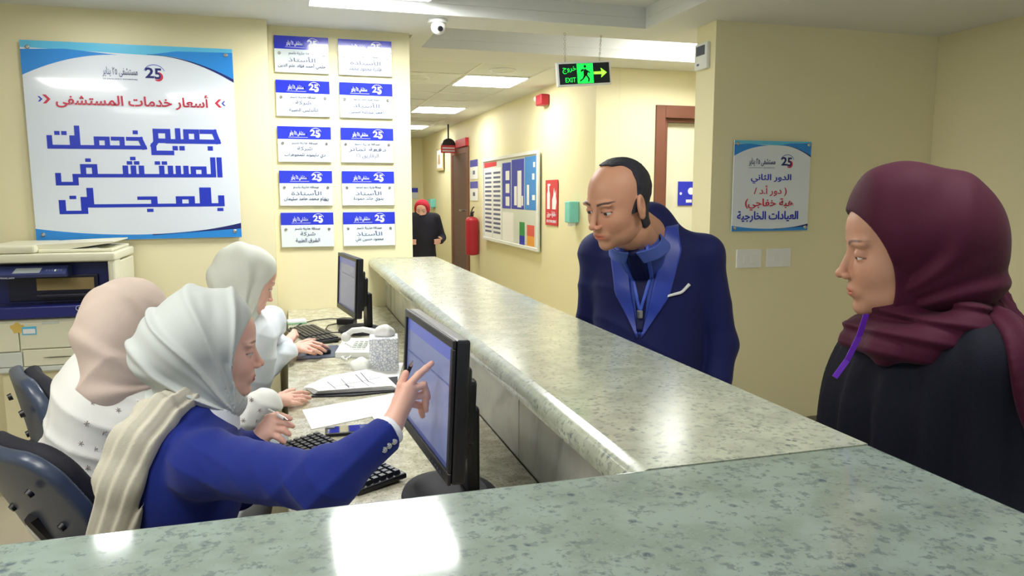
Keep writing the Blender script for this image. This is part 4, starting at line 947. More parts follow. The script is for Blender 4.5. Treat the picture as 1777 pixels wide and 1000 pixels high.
def torso2(P):
    d = ell(P, ch2, (.15, .185, .22)); d = su(d, ell(P, pel2+A((.0, 0, .08)), (.17, .19, .2)), .1); d = su(d, cap(P, sR2, sL2, .08, .07), .06); return su(d, cap(P, nk2, ch2, .06, .12), .05)
p2.add(lambda P: np.minimum(torso2(P)+.025, np.minimum(chain(P, [sR2, eR2, wR2], [.04, .034, .026]), chain(P, [sL2, eL2, wL2], [.04, .036, .026]))), [ch2-.2, ch2+.2, pel2, wR2, wL2], .12, .014); p2.finish()
def blouse2(P):
    d = torso2(P); a = chain(P, [sR2, eR2, wR2], [.07, .06, .045], .04); b_ = chain(P, [sL2, eL2, wL2], [.07, .055, .04], .04)
    d = su(su(d, a, .05), b_, .04); d = su(d, cap(P, pel2+A((.05, 0, -.02)), A((-.20, 2.42, .54)), .15, .12), .05)
    return d-folds(P, RT*.7+UPV, 60, .008, 21)-folds(P, RT-UPV*.3, 80, .006, 24)-.003*wob(P, 14, 22)
Mb2 = fabric('white_blouse_cotton', rgb(236, 238, 234), .85, .1, .03, .2, 500)
bl = sculpt('blouse', lambda P: np.maximum(blouse2(P), .42-P[:, 2]), *bbox([sR2, eR2, wR2, sL2, wL2, pel2, ch2-.15, ch2+.15], .12), .006, Mb2, p2.t)
rr = random.Random(5)
b = MB()
for x, y in [(190, 660), (186, 690), (160, 700), (205, 712), (150, 735), (225, 735), (180, 750), (165, 780), (240, 700), (195, 800), (152, 812), (215, 780), (400, 700), (418, 712), (436, 694), (450, 712), (422, 730), (396, 722), (140, 770), (205, 680), (175, 825), (380, 735), (445, 730)]:
    q = hit(blouse2, x, y, 1.9, 3.0)
    if blouse2(A([q], np.float32))[0] > .02: continue
    n_ = nrm(CAM-q); a0 = rr.uniform(0, 3)
    for k in range(3):
        u = math.cos(a0+k*1.05)*RT+math.sin(a0+k*1.05)*UPV; b.cone(q+n_*.003-u*.0075, q+n_*.003+u*.0075, .001, .001, 4)
setp(b.obj('embroidery', mat('embroidery_thread', rgb(150, 140, 136)), bl), kind='stuff')
def hijab2(L):
    d = ell(L, (-.022, 0, .04), (.122, .104, .108)); d = su(d, ell(L, (-.085, 0, -.02), (.085, .088, .088)), .05)
    d = su(d, ell(L, (-.015, 0, -.10), (.085, .09, .085)), .08); d = su(d, cap(L, (.02, 0, -.15), (-.06, 0, -.17), .075, .09), .07)
    q = L@nrm((.2, .95, .75)).astype(np.float32); th = q*62+2.2*wob(L, 12, 31); m = ramp(-L[:, 2], -.10, .03)*.8+.2; d = d-.008*m*((1-np.abs(np.sin(th*.5)))**1.3-.3)-pleat(L, (.06, .03, -.16), 12, .0035, 34)-.0015*wob(L, 34, 32)
    return ss(d, ell(L, (.128, 0, -.018), (.079, .092, .103)), .004)
sculpt('headscarf', lambda P: hijab2(p2.L(P))*.98, *bbox([p2.Wd((0, 0, 0))], .25), .0042, fabric('headscarf_rose_beige', rgb(214, 196, 184), .85, .25), p2.t)

# ------------------------------------------------------------------ 3. clerk in white at the far end
p3 = Person('seated woman in white coat and ivory headscarf using the far mouse and keyboard', D(430, 489, 2.85), (.86, .30, -.42), (.1, .1, 1), 1., (-.22, 3.05), SK, ears=False, lid=-.003)
p3.head(.003)
sR3, eR3, wR3 = D(440, 585, 2.86), D(428, 668, 2.98), ZP(500, 608, .86)
sL3, eL3, wL3 = D(468, 560, 3.12), A((-.12, 3.50, .86)), ZP(493, 598, .86)
ch3 = A((-.19, 3.06, .90)); pel3 = A((-.27, 3.02, .55)); nk3 = p3.Wd((-.045, 0, -.18))
p3.hand(ZP(509, 606, .852), [g((541, 594, .855), (557, 598, .85), (569, 604, .825)), g((539, 599, .857), (554, 603, .85), (565, 610, .825)), g((535, 604, .852), (548, 609, .845), (558, 614, .822)),
        g((529, 609, .845), (539, 612, .838), (548, 615, .82))], [ZP(521, 596, .845), ZP(534, 591, .838), ZP(546, 590, .825)], wR3, .98, .003)
p3.hand(ZP(496, 594, .86), [g((505+i, 580+3*i, .858), (509+i, 574+3*i, .855), (514+i, 574+3*i, .835)) for i in range(4)], [ZP(503, 592, .85), ZP(509, 589, .845), ZP(514, 587, .835)], wL3, .95, .004)
def torso3(P):
    d = ell(P, ch3, (.12, .17, .2)); d = su(d, ell(P, pel3+A((.02, 0, .08)), (.14, .17, .2)), .1); d = su(d, cap(P, sR3, sL3, .062, .062), .05); return su(d, cap(P, nk3, ch3, .055, .1), .04)
p3.add(lambda P: np.minimum(torso3(P)+.02, np.minimum(chain(P, [sR3, eR3, wR3], [.04, .034, .026]), chain(P, [sL3, eL3, wL3], [.04, .034, .026]))), [ch3-.2, ch3+.2, pel3, wR3, wL3, eL3], .12, .014); p3.finish()
def coat3(P):
    d = torso3(P); a = chain(P, [sR3, eR3, wR3], [.062, .055, .04], .04); b_ = chain(P, [sL3, eL3, wL3], [.06, .05, .038], .04)
    d = su(su(d, a, .04), b_, .04); d = su(d, cap(P, pel3+A((.05, 0, -.02)), A((.12, 3.05, .5)), .13, .11), .05)
    return d-folds(P, RT*.5+UPV, 75, .007, 41)-folds(P, RT-UPV*.3, 90, .005, 44)-.002*wob(P, 18, 42)
sculpt('white_coat', lambda P: np.maximum(coat3(P), .42-P[:, 2]), *bbox([sR3, eR3, wR3, sL3, wL3, pel3, ch3-.12, ch3+.12, (.15, 3.05, .5)], .1), .0062, fabric('white_coat_cloth', rgb(226, 234, 242), .85, .1), p3.t)
def hijab3(L):
    d = ell(L, (-.022, 0, .042), (.115, .092, .100)); d = su(d, ell(L, (-.07, 0, -.01), (.075, .075, .08)), .05)
    d = su(d, ell(L, (-.005, 0, -.10), (.072, .072, .085)), .05); d = su(d, cap(L, (.03, 0, -.15), (-.06, 0, -.17), .058, .07), .04)
    d = d-pleat(L, (.04, 0, -.17), 13, .0045, 51)-.003*wob(L, 34, 52); d = np.minimum(d, head_sdf(L, ears=False)-.006); return ss(d, ell(L, (.125, 0, -.018), (.092, .16, .112)), .003)
sculpt('headscarf', lambda P: hijab3(p3.L(P)), *bbox([p3.Wd((0, 0, 0))], .24), .0045, fabric('headscarf_ivory', rgb(222, 226, 216), .8, .25), p3.t)

# ------------------------------------------------------------------ 4. man in the navy suit
SKM = rgb(206, 152, 124)
p4 = Person('balding man in navy suit standing behind the counter, looking down', D(1072, 352, 2.30), (-.90, -.34, -.30), (-.12, -.1, 1), 1.10, (1.2, 2.36), SKM, fem=False, lid=-.0005, browc=rgb(40, 32, 34), jaw=1.15)
p4.kw['neck'] = tuple(p4.L(A([[1.205, 2.37, 1.36]]))[0]); p4.kw['nr'] = .066
p4.head(.0022, stubble=.5, blush=.1)
F4 = nrm((-.6, -.8, 0)); Lf = nrm((.8, -.6, 0)); c4 = A((1.205, 2.37, 0))
P4 = lambda f, l, z: c4+F4*f+Lf*l+A((0, 0, z))
shl, ell_, wrl = P4(-.01, .185, 1.31), P4(-.03, .25, 1.0), P4(.06, .24, .76)
shr, elr_, wrr = P4(-.01, -.185, 1.31), P4(-.06, -.225, 1.0), P4(-.02, -.225, .76)
R4 = np.stack([F4, Lf, A((0, 0, 1.))], 1).astype(np.float32)
def torso4(P):
    d = ell(P, P4(0, 0, 1.2), (.125, .20, .22), R4); d = su(d, ell(P, P4(.01, 0, .98), (.135, .18, .24), R4), .08)
    d = su(d, cap(P, shl, shr, .062), .05); return su(d, cap(P, P4(-.0, 0, 1.42), P4(0, 0, 1.2), .06, .12), .05)
n4 = p4.Wd((-.03, 0, -.09))
p4.add(lambda P: su(torso4(P)+.02, cap(P, n4, P4(0, 0, 1.3), .064, .068), .03), [n4, P4(0, 0, 1.45), P4(0, -.2, .9), P4(0, .2, .9)], .15, .011)
for sh, e_, w_, sd in ((shl, ell_, wrl, -1), (shr, elr_, wrr, 1)):
    dn = nrm(w_-e_); q = w_+dn*.02
    fg = [[q+dn*.085+F4*(.03-.02*i), q+dn*.12+F4*(.03-.02*i)+Lf*.008*sd, q+dn*.145+F4*(.028-.02*i)+Lf*.016*sd, q+dn*.165+F4*(.026-.02*i)+Lf*.024*sd] for i in range(4)]
    p4.hand(q, fg, [q+dn*.03+F4*.035, q+dn*.065+F4*.05, q+dn*.09+F4*.05], w_-dn*.05, 1.05, .004)
p4.finish((1, .1, -.25))
def jacket(P):
    d = torso4(P)-.006; d = su(d, cap(P, P4(0, 0, .95), P4(0, 0, .78), .155, .16), .08)
    for sh, e_, w_ in ((shl, ell_, wrl), (shr, elr_, wrr)): d = su(d, chain(P, [sh, e_, w_], [.066, .055, .042], .03), .03)
    return d-.003*wob(P, 18, 61)-folds(P, UPV+.5*RT, 55, .005, 63)
Mn = fabric('navy_suit_wool', rgb(20, 28, 84), .7, .2, .05, .15, 900)
def jacket_open(P):                     # the neckline between the lapels is cut open
    q = (P-P4(0, 0, 0).astype(np.float32))@R4; v = np.minimum(q[:, 0]-.03, (q[:, 2]-1.10)*.42-np.abs(q[:, 1])+.0); return np.maximum(su(jacket(P), cap(P, P4(-.02, -.0, 1.385), P4(-.01, 0, 1.25), .074, .12), .05), -cap(P, n4, P4(.03, 0, 1.30), .072, .074))
jk = sculpt('suit_jacket', lambda P: np.maximum(jacket_open(P), .74-P[:, 2]), *bbox([shl, shr, wrl, wrr, ell_, elr_, P4(.1, 0, 1.4), P4(-.1, 0, .75)], .09), .0062, Mn, p4.t)
J = lambda P: jacket(P)
Q4 = lambda P: (P-P4(0, 0, 0).astype(np.float32))@R4
def shirtf(P): return np.maximum(su(cap(P, n4, P4(.01, 0, 1.25), .0695, .080), ell(P, P4(.05, 0, 1.24), (.07, .075, .12), R4), .03), Q4(P)[:, 2]+.30*Q4(P)[:, 0]-1.425)
JS = lambda P: np.minimum(jacket(P), shirtf(P))
def lay(name, Aedge, Bedge, off, th, m, par, nu=12, nv=26, fn=J):
    v, q = project(fn, [P4(.32, *a) for a in Aedge], [P4(.32, *a) for a in Bedge], -F4, nu, nv, off, th); return raw(name, v, q, m, par)
lay('shirt_front', [(-.05, 1.36), (-.05, 1.25), (-.008, 1.05)], [(.05, 1.36), (.05, 1.25), (.008, 1.05)], .0, .002, mat('blue_shirt', rgb(58, 84, 176), .7), p4.t)
lay('necktie', [(-.013, 1.352), (-.024, 1.25), (-.01, 1.06)], [(.013, 1.352), (.024, 1.25), (.01, 1.06)], .003, .006, fabric('tie_silk', rgb(22, 26, 76), .5), p4.t, 8, 34, JS)
Ml = mat('lapel_satin', rgb(34, 62, 170), .4, sheen=.3)
for sg in (1, -1):
    lay('lapel', [(.062*sg, 1.405), (.052*sg, 1.3), (.028*sg, 1.15), (.004*sg, 1.04)], [(.095*sg, 1.41), (.12*sg, 1.33), (.09*sg, 1.18), (.008*sg, 1.04)], .001, .006, Ml, p4.t)
lay('pocket_piping', [(.085, 1.185), (.125, 1.197), (.145, 1.222)], [(.083, 1.177), (.127, 1.188), (.151, 1.215)], .004, .004, M_white, p4.t, 4, 12)
for sg in (1, -1): lay('lanyard', [(.045*sg, 1.40), (.035*sg, 1.25), (.006*sg, 1.13)], [(.035*sg, 1.40), (.025*sg, 1.25), (-.004*sg, 1.13)], .010, .002, mat('lanyard_blue', rgb(70, 100, 210), .4), p4.t, 4, 30, JS)
sculpt('shirt', shirtf, *bbox([n4, P4(0, 0, 1.15)], .13), .004, MATS['blue_shirt'], p4.t)
def coll(P):
    q = Q4(P); e = q[:, 2]+.30*q[:, 0]; return np.maximum(np.maximum(np.abs(cap(P, n4, P4(.01, 0, 1.25), .076+.0, .088)-.002-.25*np.maximum(1.425-e, 0))-.0035, np.abs(e-1.405)-.026), .010+.35*(1.43-e)-np.abs(q[:, 1])+np.where(q[:, 0] < 0, -1, 0))
sculpt('shirt_collar', coll, *bbox([n4, P4(0, 0, 1.3)], .14), .0035, mat('blue_collar', rgb(74, 100, 190), .7), p4.t)
kq = P4(.3, 0, 1.362).astype(np.float32)[None]
for _ in range(40): kq = kq-F4.astype(np.float32)*shirtf(kq)[:, None]*.8
kn = kq[0].astype(float)+F4*.004; sculpt('tie_knot', lambda P: rbox(P, kn, (.013, .019, .022), .01, R4), *bbox([kn], .05), .003, MATS['tie_silk'], p4.t)
b = MB(); q = P4(.165, 0, 1.12); b.ab(q-A((.008, .008, .014)), q+A((.008, .008, .014)), .003); b.obj('lanyard_clip', M_chrome, p4.t)
def trousers(c, z1):
    def fn(P):
        d = None
        for s_ in (-1, 1):
            e = chain(P, [c+Lf*.09*s_+A((0, 0, z1)), c+Lf*.1*s_+F4*.01+A((0, 0, .48)), c+Lf*.1*s_+A((0, 0, .09))], [.10, .075, .062], .02); d = e if d is None else su(d, e, .02)
        return np.maximum(d, .05-P[:, 2])
    return fn
sculpt('trousers', trousers(c4, .85), *bbox([P4(-.2, -.2, .03), P4(.2, .2, .9)], .05), .012, Mn, p4.t)
for s_ in (-1, 1):
    q = P4(.05, .1*s_, .045); sculpt('shoe', lambda P: np.maximum(ell(P, q, (.14, .045, .06), R4), .002-P[:, 2]), *bbox([q], .16), .008, M_black, p4.t)
def hair4(L):
    d = head_sdf(L, False, ears=False)-.0055-.0012*wob(L, 260, 71)
    y = np.abs(L[:, 1]); z = L[:, 2]; xl = -.004+.030*ramp(z, .095, .116)*(1-ramp(y, .02, .045))-.010*ramp(z, .02, .07)*ramp(y, .03, .06)+.022*(1-ramp(z, -.015, .03))+.003*wob(L, 150, 73)
    zb = -.022-.058*ramp(-L[:, 0], .005, .03); cut = np.maximum(L[:, 0]-xl, zb-z)
    d = np.maximum(d, cut)
    e = ell(np.abs(L*A((1, 1, 1), np.float32))*A((0, 1, 0), np.float32)+L*A((1, 0, 1), np.float32), (-.014, .084, -.012), (.015, .02, .036)); return np.maximum(d, -e)
hair4_ = 1
v, q = nets(hair4, (-.13, -.1, -.115), (.09, .1, .135), .0022); raw('hair', p4.o+(v*p4.sc)@p4.R.T, q, mat('black_hair', rgb(34, 36, 50), .55, bump=.6, bscale=500, var=.3, vscale=200), p4.t)

# ------------------------------------------------------------------ 5. woman in maroon headscarf and black abaya
SKW = rgb(196, 146, 120)
p5 = Person('older woman in maroon headscarf and black abaya standing right of the counter', D(1566, 434, 1.50), (-.86, .50, -.10), (-.04, 0, 1), 1.1, (1.27, 1.2), SKW, lid=-.0045, ears=False, jaw=1.12)
p5.head(.0018, blush=.06)
F5 = nrm((-.88, .47, 0)); L5 = nrm((-.47, -.88, 0)); c5 = A((1.30, 1.21, 0)); P5 = lambda f, l, z: c5+F5*f+L5*l+A((0, 0, z)); R5 = np.stack([F5, L5, A((0, 0, 1.))], 1).astype(np.float32)       # f forward (-X), l her left (-Y, towards the camera)
s5, e5, w5 = P5(-.01, .15, 1.19), P5(-.03, .19, .90), P5(.12, .14, .78); s5r, e5r, w5r = P5(-.04, -.13, 1.17), P5(-.03, -.18, .90), P5(.10, -.12, .78)
def torso5(P):
    d = ell(P, P5(.03, 0, 1.05), (.20, .20, .26), R5); d = su(d, ell(P, P5(.0, 0, .82), (.23, .22, .3), R5), .08); d = su(d, cap(P, s5, s5r, .08), .06)
    return su(d, cap(P, P5(.0, 0, 1.3), P5(.02, 0, 1.1), .07, .15), .05)
p5.add(lambda P: torso5(P)+.03, [P5(.2, 0, 1.3), P5(-.2, .2, .8), P5(0, -.2, .8)], .1, .014)
for W_, e_ in ((w5, e5), (w5r, e5r)):
    dn = nrm(W_-e_); q = W_+dn*.02; sd = nrm(np.cross(dn, (0, 0, 1)))
    p5.hand(q, [[q+dn*.08+sd*(.026-.017*i), q+dn*.11+sd*(.026-.017*i), q+dn*.13+sd*(.026-.017*i)-A((0, 0, .01)), q+dn*.145+sd*(.026-.017*i)-A((0, 0, .02))] for i in range(4)], [q+dn*.02+sd*.04, q+dn*.05+sd*.055, q+dn*.075+sd*.055], W_-dn*.05, 1., .005)
p5.finish((1, 0, -.35))
def abaya0(P):
    d = torso5(P)-.008
    for s_, e_, w_ in ((s5, e5, w5), (s5r, e5r, w5r)): d = su(d, chain(P, [s_, e_, w_], [.085, .08, .065], .04), .04)
    d = su(d, cap(P, P5(0, 0, .8), P5(-.0, 0, .05), .23, .30), .08)
    a = np.arctan2(P[:, 1]-c5[1], P[:, 0]-c5[0]); k = ramp(-P[:, 2], -1.2, -1.0)
    th = a*17+1.2*wob(P, 7, 82); d = d-(.004+.005*k)*np.sin(th+.6*np.sin(th))-.004*wob(P, 20, 83)
    d = np.maximum(d, .012-P[:, 2]); return d
abaya = lambda P: np.maximum(abaya0(P), .914-P[:, 0])
sculpt('abaya', abaya, (.90, .72, 0), (1.75, 1.72, 1.36), .0085, fabric('black_abaya_cloth', rgb(12, 14, 30), .8, .1, .08, .2, 400), p5.t)
def hijab5(L):
    d = ell(L, (-.02, 0, .045), (.118, .098, .105)); d = su(d, ell(L, (.0, 0, .11), (.045, .05, .035)), .06)
    d = su(d, ell(L, (-.085, 0, .0), (.085, .095, .10)), .05); d = su(d, ell(L, (-.066, 0, -.062), (.088, .09, .066)), .04)
    d = d-pleat(L, (.045, 0, -.12), 9, .004, 91, warp=1.6)-.0035*wob(L, 30, 92)
    d = np.maximum(np.minimum(d, head_sdf(L, ears=False, jaw=1.12)-.006), -.125-L[:, 2]); q = ell(L, (.125, 0, -.048), (.104, .17, .138)); d = ss(d, q, .003)
    return d
Mm = fabric('maroon_jersey', rgb(68, 10, 40), .7, .2, .06, .15, 700)
sculpt('headscarf', lambda P: hijab5(p5.L(P))*1.05, *bbox([p5.Wd((0, 0, 0))], .27), .0035, Mm, p5.t)
wrp = [p5.Wd(v) for v in ((.082, -.0, -.155), (.05, .075, -.16), (-.01, .095, -.15), (-.075, .085, -.13), (-.12, .0, -.12), (-.075, -.085, -.13), (-.01, -.095, -.15), (.05, -.075, -.16), (.082, 0, -.155))]
def wrap5(P):
    d = chain(P, wrp, [.030, .036, .038, .040, .042, .040, .038, .036, .030], .02); d = su(d, cap(P, p5.Wd((.0, 0, -.12)), p5.Wd((-.03, 0, -.2)), .075, .10), .03)
    th = P[:, 2]*150+P[:, 0]*30+1.3*wob(P, 14, 95); return d-.005*np.sin(th+.6*np.sin(th))
sculpt('scarf_wrap', wrap5, *bbox(wrp, .09), .0036, Mm, p5.t)
def drape5(P):
    q = (P-c5.astype(np.float32))@R5; f0 = -.015-.16*ramp(-q[:, 2], -1.24, -.80)+.006*wob(P, 14, 96)
    d = abaya0(P)-.016-.004*np.sin((q[:, 0]-.3*q[:, 2])*110+1.5*wob(P, 9, 97)); d = si(d, q[:, 0]-f0, .012); return np.maximum(np.maximum(d, -(abaya0(P)+.01)), .62-P[:, 2])
sculpt('scarf_drape', drape5, (.92, .70, .6), (1.78, 1.75, 1.40), .0062, Mm, p5.t)
b = MB(); lan = [D(1503, 545, 1.42), D(1490, 585, 1.45), D(1470, 625, 1.47), D(1448, 655, 1.475)]
Rb = Matrix(((1, 0, 0), (0, 1, 0), (0, 0, 1)))
for i in range(3):
    a, c = lan[i], lan[i+1]; wv = nrm(np.cross(c-a, FW))*.0055; q = [a-wv, a+wv, c+wv, c-wv]
    vs = [b.bm.verts.new(Vector(tuple(v))) for v in q]+[b.bm.verts.new(Vector(tuple(v-FW*.002))) for v in q]
    for f in ((0, 1, 2, 3), (7, 6, 5, 4), (0, 4, 5, 1), (1, 5, 6, 2), (2, 6, 7, 3), (3, 7, 4, 0)): b.bm.faces.new([vs[k] for k in f])
setp(b.obj('lanyard', mat('purple_ribbon', rgb(112, 36, 200), .3), p5.t), 'purple ribbon lanyard')

# ------------------------------------------------------------------ 6. far woman in the corridor
p6 = Person('distant woman in red headscarf standing in the corridor', D(732, 366, 9.0), (-.3, -.95, -.1), (0, 0, 1), .98, (1.53, 8.95), SK, ears=False)
p6.head(.005)
c6 = A((1.53, 8.97, 0)); q6 = lambda x, y, z: c6+A((x, y, z))
for s_ in (-1, 1):
    q = q6(.2*s_, -.12, .95); p6.hand(q, [[q+A((-.04*s_+.0*i, -.05, .02-.016*i)), q+A((-.065*s_, -.07, .02-.016*i)), q+A((-.08*s_, -.075, .02-.016*i)), q+A((-.09*s_, -.075, .02-.016*i))] for i in range(4)], [q+A((0, -.03, .03)), q+A((-.02*s_, -.05, .045)), q+A((-.035*s_, -.06, .05))], q6(.23*s_, -.02, .98), 1., .006)
p6.finish()
def dress6(P):
    d = ell(P, q6(0, 0, 1.1), (.19, .12, .2)); d = su(d, cap(P, q6(-.14, 0, 1.23), q6(.14, 0, 1.23), .05), .05); d = su(d, cap(P, q6(0, 0, .95), q6(0, 0, .1), .15, .22), .08)
    for s_ in (-1, 1): d = su(d, chain(P, [q6(.17*s_, 0, 1.22), q6(.24*s_, .02, .98), q6(.2*s_, -.12, .95)], [.055, .05, .04], .03), .03)
    return np.maximum(d-.006*np.sin(np.arctan2(P[:, 1]-c6[1], P[:, 0]-c6[0])*12)*ramp(-P[:, 2], -.9, -.5), .012-P[:, 2])
sculpt('long_dress', dress6, q6(-.4, -.4, 0), q6(.4, .4, 1.4), .014, fabric('charcoal_dress', rgb(40, 40, 52)), p6.t)
sculpt('headscarf', lambda P: hijab3(p6.L(P)), *bbox([p6.Wd((0, 0, 0))], .26), .008, fabric('red_scarf', rgb(190, 44, 66)), p6.t)
# ================================================================== things on the desk
def rotz(a, o): M = Matrix.Rotation(a, 4, 'Z'); M.translation = Vector(tuple(float(v) for v in o)); return M
def monitor(label, near, far, z0, z1, base):
    """screen faces the clerks; near/far = bottom corners on plan"""
    near, far = A(near), A(far); u = A((*(far-near), 0)); W = np.linalg.norm(u); u = u/W; n_ = A((-u[1], u[0], 0));      # n_ towards -X
    if n_[0] > 0: n_ = -n_
    tilt = .05; up = nrm(A((0, 0, 1))-n_*tilt*1.); nn = nrm(np.cross(up, u)); nn = nn if nn[0] < 0 else -nn
    o = A((*near, z0)); M = Matrix(((u[0], up[0], nn[0], o[0]), (u[1], up[1], nn[1], o[1]), (u[2], up[2], nn[2], o[2]), (0, 0, 0, 1)))
    Hh = (z1-z0)/up[2]; t = thing('monitor', label, 'monitor', (*base, K)); bz_ = .018
    b = MB(M); b.ab((0, 0, -.03), (W, Hh, 0), .006, 2); b.obj('casing', M_black, t)
    b = MB(M)
    for a, c in (((0, 0), (W, .026)), ((0, Hh-bz_), (W, Hh)), ((0, .026), (bz_, Hh-bz_)), ((W-bz_, .026), (W, Hh-bz_))): b.ab((*a, .0005), (*c, .008), .002, 1)
    b.obj('bezel', M_black, t)
    b = MB(M); b.ab((bz_, .026, .0006), (W-bz_, Hh-bz_, .002)); sc_ = b.obj('screen', M_screen, t)
    b = MB(M); b.ab((bz_+.01, Hh*.66, .0021), (W-bz_-.01, Hh*.672, .0026)); b.obj('window_edge', M_screenl, sc_)
    b = MB(M); b.ab((bz_, Hh-bz_-.03, .0021), (W-bz_, Hh-bz_, .0025)); b.obj('title_bar', mat('screen_bar', rgb(80, 92, 170), .3, emit=.3), sc_)
    b = MB(M); b.ab((bz_, .026, .0021), (W-bz_, .036, .0025)); b.obj('task_bar', M_screenl, sc_)
    for i in range(5): b = MB(M); b.ab((.05+.022*i, .008, .0082), (.062+.022*i, .013, .0095)); b.obj('button', M_grey, t)
    b = MB(M); b.ab((W*.12, Hh*.10, -.055), (W*.88, Hh*.78, -.0302), .012, 3); b.ab((W*.2, Hh*.16, -.078), (W*.8, Hh*.66, -.05), .012, 3); b.obj('rear_housing', M_black, t)
    mid = (near+far)/2; q = M@Vector((W/2, Hh*.35, -.085))
    b = MB(); ang = math.atan2(u[1], u[0]); Rm = rotz(ang, (0, 0, 0))
    b.box((q[0]*.5+base[0]*.5+.03, q[1]*.5+base[1]*.5, (q[2]+K+.024)/2), (.09, .03, q[2]-K-.02), .008, Rm); b.obj('stand_neck', M_black, t)
    b = MB(rotz(ang, (base[0], base[1], K))@Matrix.Diagonal((1.15, .85, 1, 1))); b.cone((0, 0, .0005), (0, 0, .012), .135, .13, 40); b.cone((0, 0, .012), (0, 0, .022), .128, .10, 40); b.obj('stand_base', M_blackm, t)
    return t
monitor('large black monitor the woman in blue points at, near the counter corner', D(783, 826, 1.52)[:2], D(702, 740, 1.94)[:2], .928, 1.228, (.345, 1.68))
monitor('far black monitor at the end of the desk in front of the wall', (.30, 3.72), (.24, 4.16), .90, 1.20, (.34, 3.95))

def keyboard(label, o, ang, L_, W_, parts, gp=None):
    M = rotz(ang, (o[0], o[1], K)); t = thing('keyboard', label, 'keyboard', (o[0], o[1], K))
    b = MB(M@Matrix.Rotation(math.radians(3), 4, 'X')); b.ab((-L_/2, -W_/2, .004), (L_/2, W_/2, .018), .004, 2); b.obj('case', M_black, t)
    for i in (-1, 1): b = MB(M); b.ab((i*L_*.4-.02, W_/2-.02, .0003), (i*L_*.4+.02, W_/2-.008, .0085)); b.obj('foot', M_black, t)
    cols, rows = 21, 6; px, py = (L_-.02)/cols, (W_-.02)/rows
    def key(w_):
        b = MB(); b.prism([(-w_/2, -py*.42), (w_/2, -py*.42), (w_/2, py*.42), (-w_/2, py*.42)], Matrix.Identity(4), .002)
        top = [v for v in b.bm.verts if v.co.z > .001]
        for v in top: v.co.z = .009; v.co.x *= .78; v.co.y = v.co.y*.74+.001
        return b
    lay = []
    for r in range(rows):
        c = 0
        while c < cols:
            n = 6 if (r == 0 and c == 4) else 1
            if c in (15, 18-0) and False: pass
            if c not in (15,): lay.append((c, r, n))
            c += n
    if parts:
        cache = {}
        for c, r, n in lay:
            T_ = M@Matrix.Rotation(math.radians(3), 4, 'X')@Matrix.Translation((-L_/2+.01+px*(c+n/2), -W_/2+.01+py*(r+.5), .0182))
            if n not in cache:
                k = key(px*n*.88); me = bpy.data.meshes.new('key'); bmesh.ops.recalc_face_normals(k.bm, faces=k.bm.faces); k.bm.to_mesh(me); me.materials.append(mat('key_black', rgb(30, 32, 42), .3)); cache[n] = me
            ob = bpy.data.objects.new('key', cache[n]); COL.objects.link(ob); ob.parent = t; ob.matrix_local = Matrix.Translation(-t.location)@T_
    else:
        b = MB(M@Matrix.Rotation(math.radians(3), 4, 'X'))
        for c, r, n in lay: b.box((-L_/2+.01+px*(c+n/2), -W_/2+.01+py*(r+.5), .021), (px*n*.8, py*.75, .006))
        setp(b.obj('keys', mat('key_black', rgb(30, 32, 42), .3), t, smooth=False), kind='stuff')
    return t
keyboard('black keyboard with shiny keys under the blue sleeve', (.098, 1.975), math.atan2(-.89, .45), .44, .145, True)
keyboard('far black keyboard under the hands of the woman in the white coat', (.095, 3.86), math.atan2(-.95, .25), .44, .15, False)

def poly(x0, pts, z): return [tuple(ZP(x, y, z)[:2]) for x, y in pts]
def sheet(label, pts, z, th=.0012, name='paper_sheet', group=None, m=None):
    p = poly(0, pts, z); c = np.mean(A(p), 0); t = thing(name, label, 'paper', (*c, z), group)
    b = MB(); b.prism(p, Matrix.Translation((0, 0, z)), th); b.obj('sheet', m or M_paper, t, smooth=False); return t
t = sheet('blank white sheet lying on the desk between the papers and the black phone', [(524, 712), (541, 746), (700, 712), (690, 682)], K+.0006)
t = sheet('white sheet partly under the monitor base', [(640, 716), (690, 706), (712, 730), (668, 752)], K+.0024)
t = sheet('white printed form on the desk beside the tissue box', [(600, 655), (690, 662), (700, 630), (630, 634)], K+.0006)
t = thing('clipboard', 'dark clipboard under the stack of printed forms', 'clipboard', (*ZP(600, 670, K)[:2], K))
b = MB(); b.prism(poly(0, [(540, 690), (614, 688), (690, 680), (690, 655), (560, 668)], K+.001), Matrix.Translation((0, 0, K+.0008)), .004); b.obj('board', M_blackm, t, smooth=False)
t = thing('printed_forms', 'fanned stack of printed table forms in front of the tissue box', 'papers', (*ZP(600, 660, K)[:2], K+.006))
base = [(530, 682), (600, 676), (690, 672), (664, 640), (560, 660)]
rr = random.Random(3); b = None
for i in range(5):
    z = K+.0065+.0032*i; dx = 3*i; pts = [(527+dx*1.0, 672+i*2-dx*.6), (545+dx*.6, 684-i*1.2), (694-dx, 676-i*1.5), (655-dx*1.5, 638+i*.8), (560+dx, 657-i)]
    b = MB(); b.prism(poly(0, pts, z), Matrix.Translation((0, 0, z)), .001); sh = b.obj('sheet', M_paper, t, smooth=False)
z = K+.0065+.0032*4+.0012
def seg(a, c, w_): 
    a, c = ZP(*a, z), ZP(*c, z); b.tube([a, c], w_, 4)
b = MB()
for a, c, w_ in (((568, 663), (583, 675), .0016), ((592, 658), (606, 672), .0016), ((617, 650), (631, 664), .002), ((626, 647), (640, 663), .002), ((578, 672), (660, 655), .0008), ((600, 668), (606, 673), .0012), ((630, 663), (640, 670), .0012), ((598, 668), (615, 672), .0008), ((640, 662), (650, 667), .001)): seg(a, c, w_)
b.obj('ruled_lines', M_line, sh)
t = thing('mobile_phone', 'black mobile phone lying face up beside the keyboard', 'phone', (*ZP(607, 752, K)[:2], K))
